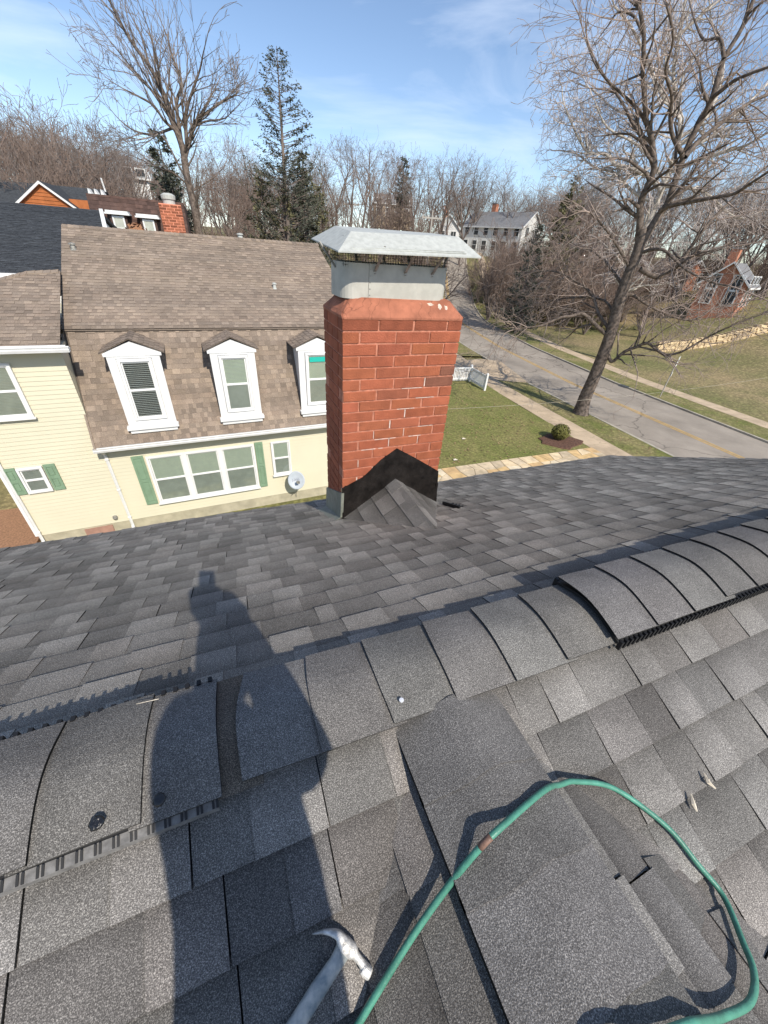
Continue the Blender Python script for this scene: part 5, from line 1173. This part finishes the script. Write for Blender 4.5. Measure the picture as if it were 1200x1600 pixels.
# --- big oak by the road
ob = np.array([19.2, 15.7, GROUND + .05]); oaz = math.atan2(ob[0], ob[1]); oD = math.hypot(ob[0], ob[1]); rng = np.random.default_rng(5)
PO = dict(PB, seg=[.8, .55, .42, .32, .26], up=[0, .015, 0, -.015, -.03], wob=[.08, .13, .17, .22, .25], rmin=.0085, dens=[.9, 1.75, 2.5, 3.0, 0], len=(.38, .62), ang=(.5, 1.2), side=3.6, rside=.09, start=[.1, .15, .12, .1, .1], tip=.3)
So_ = Segs()
base = plane_pt(905, 648, oaz, oD)
P0_ = [(905, 652), (914, 622), (928, 590), (946, 545), (956, 515), (968, 470), (982, 430), (997, 392), (1003, 362)]
Q = [plane_pt(u, v, oaz, oD) for u, v in P0_]; Q = smooth_path(Q, 5); N = len(Q)
for i in range(N - 1): f = i / (N - 1); rr0 = .35 - .13 * f + (.20 * math.exp(-f * 22)); f2 = (i + 1) / (N - 1); So_.add(Q[i], Q[i + 1], rr0, .35 - .13 * f2 + (.20 * math.exp(-f2 * 22)), 0)
LL = [  # pixels, start radius, end radius, depth spread
 ([(997, 388), (1000, 350), (1001, 318), (1012, 290), (1022, 264), (1020, 235), (1018, 215), (1010, 190), (1008, 169), (1004, 115), (1006, 57), (997, 0), (990, -50)], .22, .09, -1.5),
 ([(1003, 380), (1016, 358), (1030, 336), (1043, 318), (1056, 280), (1068, 245), (1085, 207), (1108, 165), (1120, 128), (1131, 92), (1158, 46), (1177, 0), (1200, -60)], .24, .09, 1.0),
 ([(1070, 245), (1088, 224), (1108, 207), (1130, 190), (1154, 172), (1176, 158), (1215, 142), (1260, 120)], .15, .06, 2.5),
 ([(1100, 180), (1112, 155), (1127, 142), (1145, 128), (1162, 119), (1200, 105), (1250, 88)], .13, .05, -2),
 ([(1068, 245), (1052, 215), (1047, 184), (1050, 150), (1040, 110), (1052, 60), (1040, 0)], .12, .05, -3),
 ([(1031, 330), (1045, 322), (1062, 318), (1085, 314), (1108, 310), (1146, 303), (1165, 292), (1177, 284), (1205, 266), (1250, 240)], .15, .05, -3),
 ([(1000, 420), (1027, 433), (1045, 422), (1066, 406), (1085, 378), (1104, 353), (1125, 330), (1142, 314), (1180, 275), (1230, 240)], .16, .05, 3),
 ([(1022, 264), (1008, 225), (990, 195), (972, 160), (952, 130), (930, 100), (915, 60), (905, 25)], .11, .035, 2),
 ([(1018, 215), (1000, 175), (975, 150), (945, 120), (920, 70), (915, 40)], .10, .03, -3),
 ([(1131, 92), (1125, 60), (1100, 62), (1085, 30), (1075, -10)], .09, .04, 2),
 ([(1006, 57), (990, 25), (965, 20), (950, 40), (935, 60)], .08, .03, 1.5),
 ([(950, 525), (935, 512), (912, 491), (893, 494), (876, 496), (855, 505), (840, 510), (808, 514), (788, 522), (774, 545)], .15, .03, -2.5),
 ([(955, 518), (935, 490), (925, 460), (900, 440), (870, 425), (835, 425), (800, 440)], .13, .03, 2),
 ([(948, 541), (955, 565), (975, 550), (995, 542), (1011, 536), (1028, 548), (1042, 554), (1058, 552), (1074, 545), (1100, 530), (1132, 514), (1177, 496), (1220, 480)], .13, .04, -2),
 ([(968, 470), (985, 460), (1010, 475), (1040, 490), (1080, 500), (1120, 480), (1170, 470), (1215, 440)], .12, .04, 3),
 ([(975, 450), (955, 420), (930, 395), (905, 385), (870, 380)], .11, .03, 2.5), ([(985, 420), (965, 385), (940, 350), (915, 330), (885, 340)], .10, .03, -3),
 ([(1000, 395), (1035, 390), (1070, 420), (1110, 440), (1150, 450), (1200, 470)], .11, .03, -3), ([(960, 500), (945, 470), (900, 465), (860, 470), (825, 480), (790, 500)], .10, .03, 3.5),
]
for pts, ra, rb_, sp in LL: limb(So_, pts, oaz, oD, ra * .75, rb_ * .65, rng, PO, sp, lev=2, dens=2.3 if pts[0][1] > 300 and pts[-1][1] > 330 else 1.5)
print('oak segs', len(So_.a))
localize(So_, base); place_tree('bare_oak', tree_meshes(So_, 'oak', 'bark', 'oak_twig', .035), tuple(base), 0, 1, 'big dark bare tree on the near verge, its trunk leaning over the road', 'tree')
# --- pale sycamore behind it
saz = oaz + .02; sD = 44.0; Ss = Segs(); rng = np.random.default_rng(8)
PSy = dict(PO, up=[0, .03, .03, .01, 0], wob=[.1, .16, .2, .24, .28], dens=[1.1, 1.8, 2.6, 3.0, 0], side=5.2, rside=.08, rmin=.013)
sb = plane_pt(944, 548, saz, sD); sb[2] = terr(sb[0], sb[1])
SL = [([(950, 535), (985, 430), (1008, 362), (1028, 312), (1039, 284), (1058, 230), (1062, 184), (1052, 120), (1060, 60), (1075, -20)], .26, .08, 0),
 ([(1035, 300), (1016, 276), (989, 264), (962, 257), (947, 241), (920, 238), (905, 218), (892, 190), (880, 160)], .20, .05, -2),
 ([(1030, 320), (990, 300), (960, 270), (930, 262), (900, 240), (870, 235)], .14, .04, 2.5),
 ([(1058, 230), (1090, 200), (1120, 150), (1130, 90), (1110, 30)], .18, .06, 3), ([(1062, 184), (1030, 140), (1010, 90), (985, 40), (960, 10)], .15, .05, -3),
 ([(1045, 270), (1090, 250), (1140, 235), (1170, 225), (1210, 200)], .16, .05, -2), ([(1052, 240), (1110, 215), (1160, 170), (1200, 130)], .15, .05, 4), ([(1040, 290), (1100, 300), (1150, 340), (1190, 330)], .12, .04, 3), ([(1050, 150), (1000, 180), (960, 170), (925, 140), (900, 130)], .12, .04, 3), ([(1055, 60), (1100, 20), (1150, -20)], .12, .05, 2), ([(1039, 284), (1000, 230), (950, 200), (930, 160)], .12, .04, -3)]
q0 = plane_pt(950, 535, saz, sD); Ss.add(sb, q0, .3, .26, 0)
for pts, ra, rb_, sp in SL: limb(Ss, pts, saz, sD, ra, rb_, rng, PSy, sp, lev=2, dens=1.7)
print('syc segs', len(Ss.a)); localize(Ss, sb); place_tree('bare_sycamore', tree_meshes(Ss, 'syc', 'syc_bark', 'syc_twig', .045), tuple(sb), 0, 1, 'pale barked bare sycamore rising behind the dark roadside tree', 'tree')
# --- big bare tree behind the neighbour
laz = math.atan2(ray(290, 260)[0], ray(290, 260)[1]); lD = 38.0; Sl_ = Segs(); rng = np.random.default_rng(21)
PL = dict(PO, up=[0, .07, .06, .04, .02], wob=[.06, .09, .12, .15, .18], dens=[1.1, 1.9, 2.3, 2.7, 0], side=3.6, rside=.07, rmin=.011, ang=(.35, .8))
lb = plane_pt(312, 372, laz, lD); lb0 = lb.copy(); lb0[2] = terr(lb[0], lb[1]); Sl_.add(lb0, lb, .4, .31, 0)
for pts, ra, rb_, sp in (([(312, 372), (303, 320), (292, 275), (286, 235), (276, 205), (268, 187), (252, 140), (233, 103), (212, 75), (190, 40), (176, 12)], .38, .06, 0),
 ([(286, 240), (280, 200), (276, 160), (284, 130), (270, 90), (262, 60)], .2, .05, 1.5), ([(288, 250), (298, 215), (306, 190), (325, 175), (345, 160), (368, 148), (372, 140)], .2, .04, 1.5),
 ([(292, 225), (290, 180), (300, 145), (312, 110), (318, 80)], .17, .04, -2), ([(276, 205), (258, 190), (240, 165), (215, 150), (195, 140), (178, 130)], .13, .03, -2), ([(268, 187), (250, 160), (232, 135), (205, 105), (185, 80), (165, 55)], .14, .03, 2),
 ([(270, 200), (240, 210), (212, 205), (190, 190), (172, 170)], .11, .03, 2), ([(252, 140), (248, 110), (240, 75), (232, 45), (225, 25)], .11, .03, -1), ([(300, 200), (320, 190), (350, 185), (366, 170)], .10, .03, -2), ([(233, 103), (222, 60), (208, 30)], .09, .03, 1), ([(306, 190), (330, 150), (345, 120)], .09, .03, 2), ([(295, 290), (270, 270), (245, 262), (222, 250)], .09, .03, -2), ([(298, 300), (330, 280), (350, 262)], .09, .03, 2)):
    limb(Sl_, pts, laz, lD, ra * .8, rb_ * .8, rng, PL, sp, lev=2, dens=1.5)
print('left segs', len(Sl_.a)); localize(Sl_, lb0); place_tree('bare_tree', tree_meshes(Sl_, 'left', 'bark', 'grey_twig', .04), tuple(lb0), 0, 1, 'tall bare grey tree with upswept limbs behind the neighbour\'s brick chimney', 'tree')
# --- conifers
def conifer(seed, h, rb, m_, dens=1.0, gap=.25, bare=.12, droop=-.1, needle=.22, top_r=.15, whorl=1):
    rng = np.random.default_rng(seed); S_ = Segs(); S_.add(np.zeros(3), np.array([.1, 0, h * .5]), h * .016, h * .010, 0); S_.add(np.array([.1, 0, h * .5]), np.array([0, 0, h]), h * .010, .02, 0)
    A = []; z = h * bare
    while z < h * .985:
        f = (z - h * bare) / (h * (1 - bare)); Rr = (rb * (1 - f) ** .8 + top_r) * rng.uniform(.55, 1.15)
        for _w in range(whorl):
            if rng.random() < gap: continue
            az = rng.uniform(0, 6.28); d = np.array([math.cos(az), math.sin(az), droop + .35 * f]); p = np.array([0, 0, z]); n = max(3, int(Rr / .28)); st = Rr / n; r_ = .05 * (1 - f) + .012
            for i in range(n):
                q = p + d * st; S_.add(p, q, r_ * (1 - i / n * .7), r_ * (1 - (i + 1) / n * .7), 1); d = d + rng.normal(0, .08, 3) + np.array([0, 0, .05]); d /= np.linalg.norm(d); p = q
                if i >= n * .25:
                    for _ in range(int(9 * dens)):
                        dd = _n(d * rng.uniform(0, 1) + rng.normal(0, .7, 3) * np.array([1, 1, .5]) + np.array([0, 0, -.25])); A.append((p + rng.normal(0, .08, 3), dd, needle * rng.uniform(.6, 1.5)))
        z += rng.uniform(.05, .13) * h / 14
    V = []; F = []
    for (p, d, L_) in A:
        sd_ = _n(np.cross(d, rng.normal(0, 1, 3))); w_ = L_ * .18; i = len(V); V += [p - sd_ * w_ * .4, p + d * L_ * .5 - sd_ * w_, p + d * L_, p + d * L_ * .5 + sd_ * w_]; F.append((i, i + 1, i + 2, i + 3))
    me = bpy.data.meshes.new('needles'); me.from_pydata([tuple(v) for v in V], [], F); me.materials.append(M[m_])
    a, b, r, q = map(np.array, (S_.a, S_.b, S_.r, S_.q)); t = segs_mesh('trunk', 'far_bark', a, b, r, q, 5); return (t, me)
def put_conifer(name, me, h0, u, vtop, D, lab, group=None):
    c = at(u, vtop, D); z = terr(*c); h = zat(u, vtop, D) - z; return place_tree(name, me, (c[0], c[1], z), random.random() * 6, h / h0, lab, 'conifer', group)
sp1 = conifer(1, 19, 5.6, 'needle', 1.1, gap=.30, bare=.08, droop=-.02, needle=.18, whorl=3, top_r=.35)
put_conifer('spruce_tree', sp1, 19, 432, 72, 42, 'tall pointed dark spruce standing alone against the sky')
sp2 = conifer(2, 15, 3.4, 'olive', 1.3, gap=.25, bare=.05, needle=.36); sp3 = conifer(3, 13, 3.0, 'needle', 1.3, gap=.2, bare=.04, needle=.34)
GC = 'evergreen trees among the bare woodland'
for u, v, D, me, h0, lab in ((472, 235, 46, sp3, 13, 'dark bushy evergreen touching the right side of the tall spruce'), (405, 262, 44, sp2, 15, 'olive green evergreen at the left foot of the tall spruce'), (478, 262, 47, sp2, 15, 'olive green evergreen at the right foot of the tall spruce'), (243, 200, 48, sp3, 13, 'dark evergreen behind the left side of the tall bare tree'), (262, 262, 44, sp3, 13, 'low dark evergreen in front of the tall bare tree trunk'), (632, 245, 84, sp3, 13, 'dark evergreen among the far bare trees above the chimney cap'), (440, 290, 42, sp2, 15, 'low olive evergreen under the tall spruce'), (845, 350, 52, sp3, 13, 'short dark evergreen beside the white two storey house'), (500, 290, 52, sp2, 15, 'olive evergreen just above the left end of the chimney cap'), (905, 272, 66, sp2, 15, 'olive evergreen left of the pale sycamore')):
    put_conifer('evergreen_tree', me, h0, u, v, D, lab, GC)
# russet leafed shrub near the brown dormer
rus = empty('russet_shrub', (-3.1, 28.5, -2.6), label='russet brown leafy tree top between the two small dormers', cat='tree'); mb = MB(); leafball(mb, (0, 0, 2.2), .62, 420, .17, random.Random(9), 1.0, .9); o = mb.build('leaves', 'russet', rus)
mb = MB(); mb.tube([(0, 0, GROUND + 2.6), (0, 0, 0), (.1, 0, 2.4)], [.12, .07, .03], 6); mb.build('trunk', 'bark', rus)

# =================================================================== THE PHOTOGRAPHER (stands behind the camera and casts the long shadow)
def skin_body(name, V, Ed, Rd, m, parent=None, sub=2):
    me = bpy.data.meshes.new(name); bm = bmesh.new(); ly = bm.verts.layers.skin.verify(); bv = [bm.verts.new(tuple(v)) for v in V]
    for x, y in Ed: bm.edges.new((bv[x], bv[y]))
    for i, r in enumerate(Rd): bv[i][ly].radius = (r, r) if np.isscalar(r) else r
    bv[0][ly].use_root = True
    bm.to_mesh(me); bm.free(); o = bpy.data.objects.new(name, me); COL.objects.link(o)
    md = o.modifiers.new('skin', 'SKIN'); md.use_smooth_shade = True; s_ = o.modifiers.new('sub', 'SUBSURF'); s_.levels = s_.render_levels = sub; me.materials.append(M[m])
    if parent: o.parent = parent
    return o
def person():
    H_ = Vector((0.085, -0.36, 0.12)); yaw = rad(38); fx, fy = math.sin(yaw), math.cos(yaw); rx, ry = fy, -fx     # facing and right vectors
    def P(r, f, z): return (H_[0] + rx * r + fx * f, H_[1] + ry * r + fy * f, z)
    g = lambda p: rsurf(p[0], p[1])
    fr = P(.13, -.42, 0); fl = P(-.12, -.36, 0); zr = g(fr) + .09; zl = g(fl) + .09
    neck = P(0, -.06, -.06); chest = P(0, -.09, -.21); belly = P(0, -.15, -.44); pel = P(0, -.20, -.64)
    V = [pel, belly, chest, neck, P(0, -.03, -0.02), P(.10, -.20, -.68), P(.13, -.20, -1.02), (fr[0] - fx * .05, fr[1] - fy * .05, zr), P(-.10, -.20, -.68), P(-.13, -.17, -1.02), (fl[0] - fx * .05, fl[1] - fy * .05, zl), P(.14, -.08, -.12), (.14, -.31, -.33), (.085, -.11, -.12), P(-.14, -.08, -.12), (-.055, -.25, -.34), (-.015, -.11, -.13)]
    Ed = [(0, 1), (1, 2), (2, 3), (3, 4), (0, 5), (5, 6), (6, 7), (0, 8), (8, 9), (9, 10), (2, 11), (11, 12), (12, 13), (2, 14), (14, 15), (15, 16)]
    Rd = [(.14, .11), (.135, .11), (.145, .12), .062, .05, .09, .06, .042, .09, .06, .042, .070, .072, .045, .062, .048, .032]
    body = skin_body('person', V, Ed, Rd, 'shirt'); body.data.materials.clear(); body.data.materials.append(M['shirt'])
    tag(body, 'person in dark shirt and jeans standing on the roof, holding up a phone', 'person')
    tr = skin_body('trousers', [pel, V[5], V[6], V[7], V[8], V[9], V[10], P(0, -.18, -.52)], [(0, 1), (1, 2), (2, 3), (0, 4), (4, 5), (5, 6), (0, 7)], [(.15, .12), .10, .07, .055, .10, .07, .055, (.14, .11)], 'trousers', body)
    # head with face
    mb = MB(); K, J = 20, 14; hc = Vector(P(0, .0, .068)); fv = Vector((fx, fy, 0)); rv = Vector((rx, ry, 0)); uv = Vector((0, 0, 1))
    def hp_(i, j):
        th = math.pi * i / J; ph = 2 * math.pi * j / K; x = math.sin(th) * math.cos(ph); y = math.sin(th) * math.sin(ph); z = math.cos(th); w_ = .073 * (1 - .22 * max(0, -z) ** 1.5); d_ = .094 * (1 - .12 * max(0, -z)); dd = y * d_
        if y > .6 and -.25 < z < .15 and abs(x) < .3: dd += .022 * (1 - abs(x) / .3) * (1 - abs(z + .1) / .3)
        if y > .6 and .02 < z < .25 and .15 < abs(x) < .6: dd -= .006
        return hc + rv * x * w_ + fv * dd + uv * z * .115
    for i in range(J):
        for j in range(K): mb.face([hp_(i, j), hp_(i + 1, j), hp_(i + 1, j + 1), hp_(i, j + 1)])
    hd = mb.build('head', 'skin', body, smooth=True)
    for s_ in (-1, 1):
        e = hc + rv * s_ * .031 + fv * .080 + uv * .010; mb = MB(); mb.lathe([(0, -.011), (.008, -.008), (.011, 0), (.008, .008), (0, .011)], 10, o=tuple(e)); mb.build('eye', 'white', body, smooth=True)
        e = hc + rv * s_ * .074 + uv * -.005; mb = MB(); mb.tube([e - uv * .03 + fv * .004, e, e + uv * .03 - fv * .006], [(.008, .012), (.012, .018), (.008, .014)], 8); mb.build('ear', 'skin', body, smooth=True)
    mb = MB(); c_ = hc + fv * .085 - uv * .048; mb.tube([c_ - rv * .024, c_ + fv * .004, c_ + rv * .024], [.003, .006, .003], 6); mb.build('mouth', 'brick', body)
    mb = MB()
    for i in range(6):
        for j in range(K):
            q = []
            for a, b in ((i, j), (i + 1, j), (i + 1, j + 1), (i, j + 1)):
                p = hp_(a, b) - hc; y = p.dot(fv); z = p.dot(uv); k = 1.09 if (z > .055 or y < .02) else .98; q.append(hc + p * k)
            mb.face(q)
    mb.build('hair', 'hair', body, smooth=True)
    # hands: a palm and five separate bent fingers each, closed on the edges of the phone
    cf = Vector(R @ np.array([0, 0, -1.0])); cr_ = Vector(R @ np.array([1.0, 0, 0])); cu = Vector(R @ np.array([0, 1.0, 0]))
    pc = -cf * .012 - cu * .050 + cr_ * .020       # phone centre, lens near its top corner
    mb = MB(); T = lambda p: tuple(pc + cr_ * p[0] + cu * p[1] + cf * p[2]); mb.box((-.039, -.08, -.0045), (.039, .08, .0045), T=T); ph = mb.build('phone', 'phone', bevel=.003); tag(ph, 'dark phone held up in both hands of the person on the roof', 'phone')
    mb = MB(); mb.box((-.036, -.076, -.0052), (.036, .076, -.0046), T=T); q = mb.build('screen', 'window_dark', ph)
    for s_, wr in ((1, V[13]), (-1, V[16])):
        wr = Vector(wr); pm = pc + cr_ * s_ * .052 - cu * .045 - cf * .030; hv = [wr, pm]; he = [(0, 1)]; hr = [.026, (.030, .016)]
        for k in range(4):
            b = pc + cr_ * s_ * .058 - cu * (.062 - .019 * k) - cf * .012; m1 = b - cr_ * s_ * .004 + cf * .012; tip = pc + cr_ * s_ * (.030 - .003 * (k % 2)) - cu * (.060 - .019 * k) + cf * .011; L0 = len(hv)
            tip = pc + cr_ * s_ * .034 - cu * (.060 - .019 * k) - cf * -.0105; hv += [b, m1, tip]; he += [(1, L0), (L0, L0 + 1), (L0 + 1, L0 + 2)]; hr += [.0095, .009, .0075]
        L0 = len(hv); hv += [pm - cf * .004 + cu * .018, pc + cr_ * s_ * .030 - cu * .012 - cf * .014]; he += [(1, L0), (L0, L0 + 1)]; hr += [.012, .009]
        skin_body('hand', [tuple(v) for v in hv], he, hr, 'skin', body, 1)
    for f_, z_ in ((fr, zr), (fl, zl)):
        zt_ = lambda p: rsurf(p[0], p[1]) + .045
        a = (f_[0] - fx * .09, f_[1] - fy * .09); b = (f_[0] + fx * .05, f_[1] + fy * .05); c = (f_[0] + fx * .17, f_[1] + fy * .17)
        skin_body('boot', [(a[0] + fx * .04, a[1] + fy * .04, z_ + .06), (a[0], a[1], zt_(a)), (b[0], b[1], zt_(b)), (c[0], c[1], zt_(c) - .008)], [(0, 1), (1, 2), (2, 3)], [.055, .048, .048, .040], 'boot', body, 1)
person()
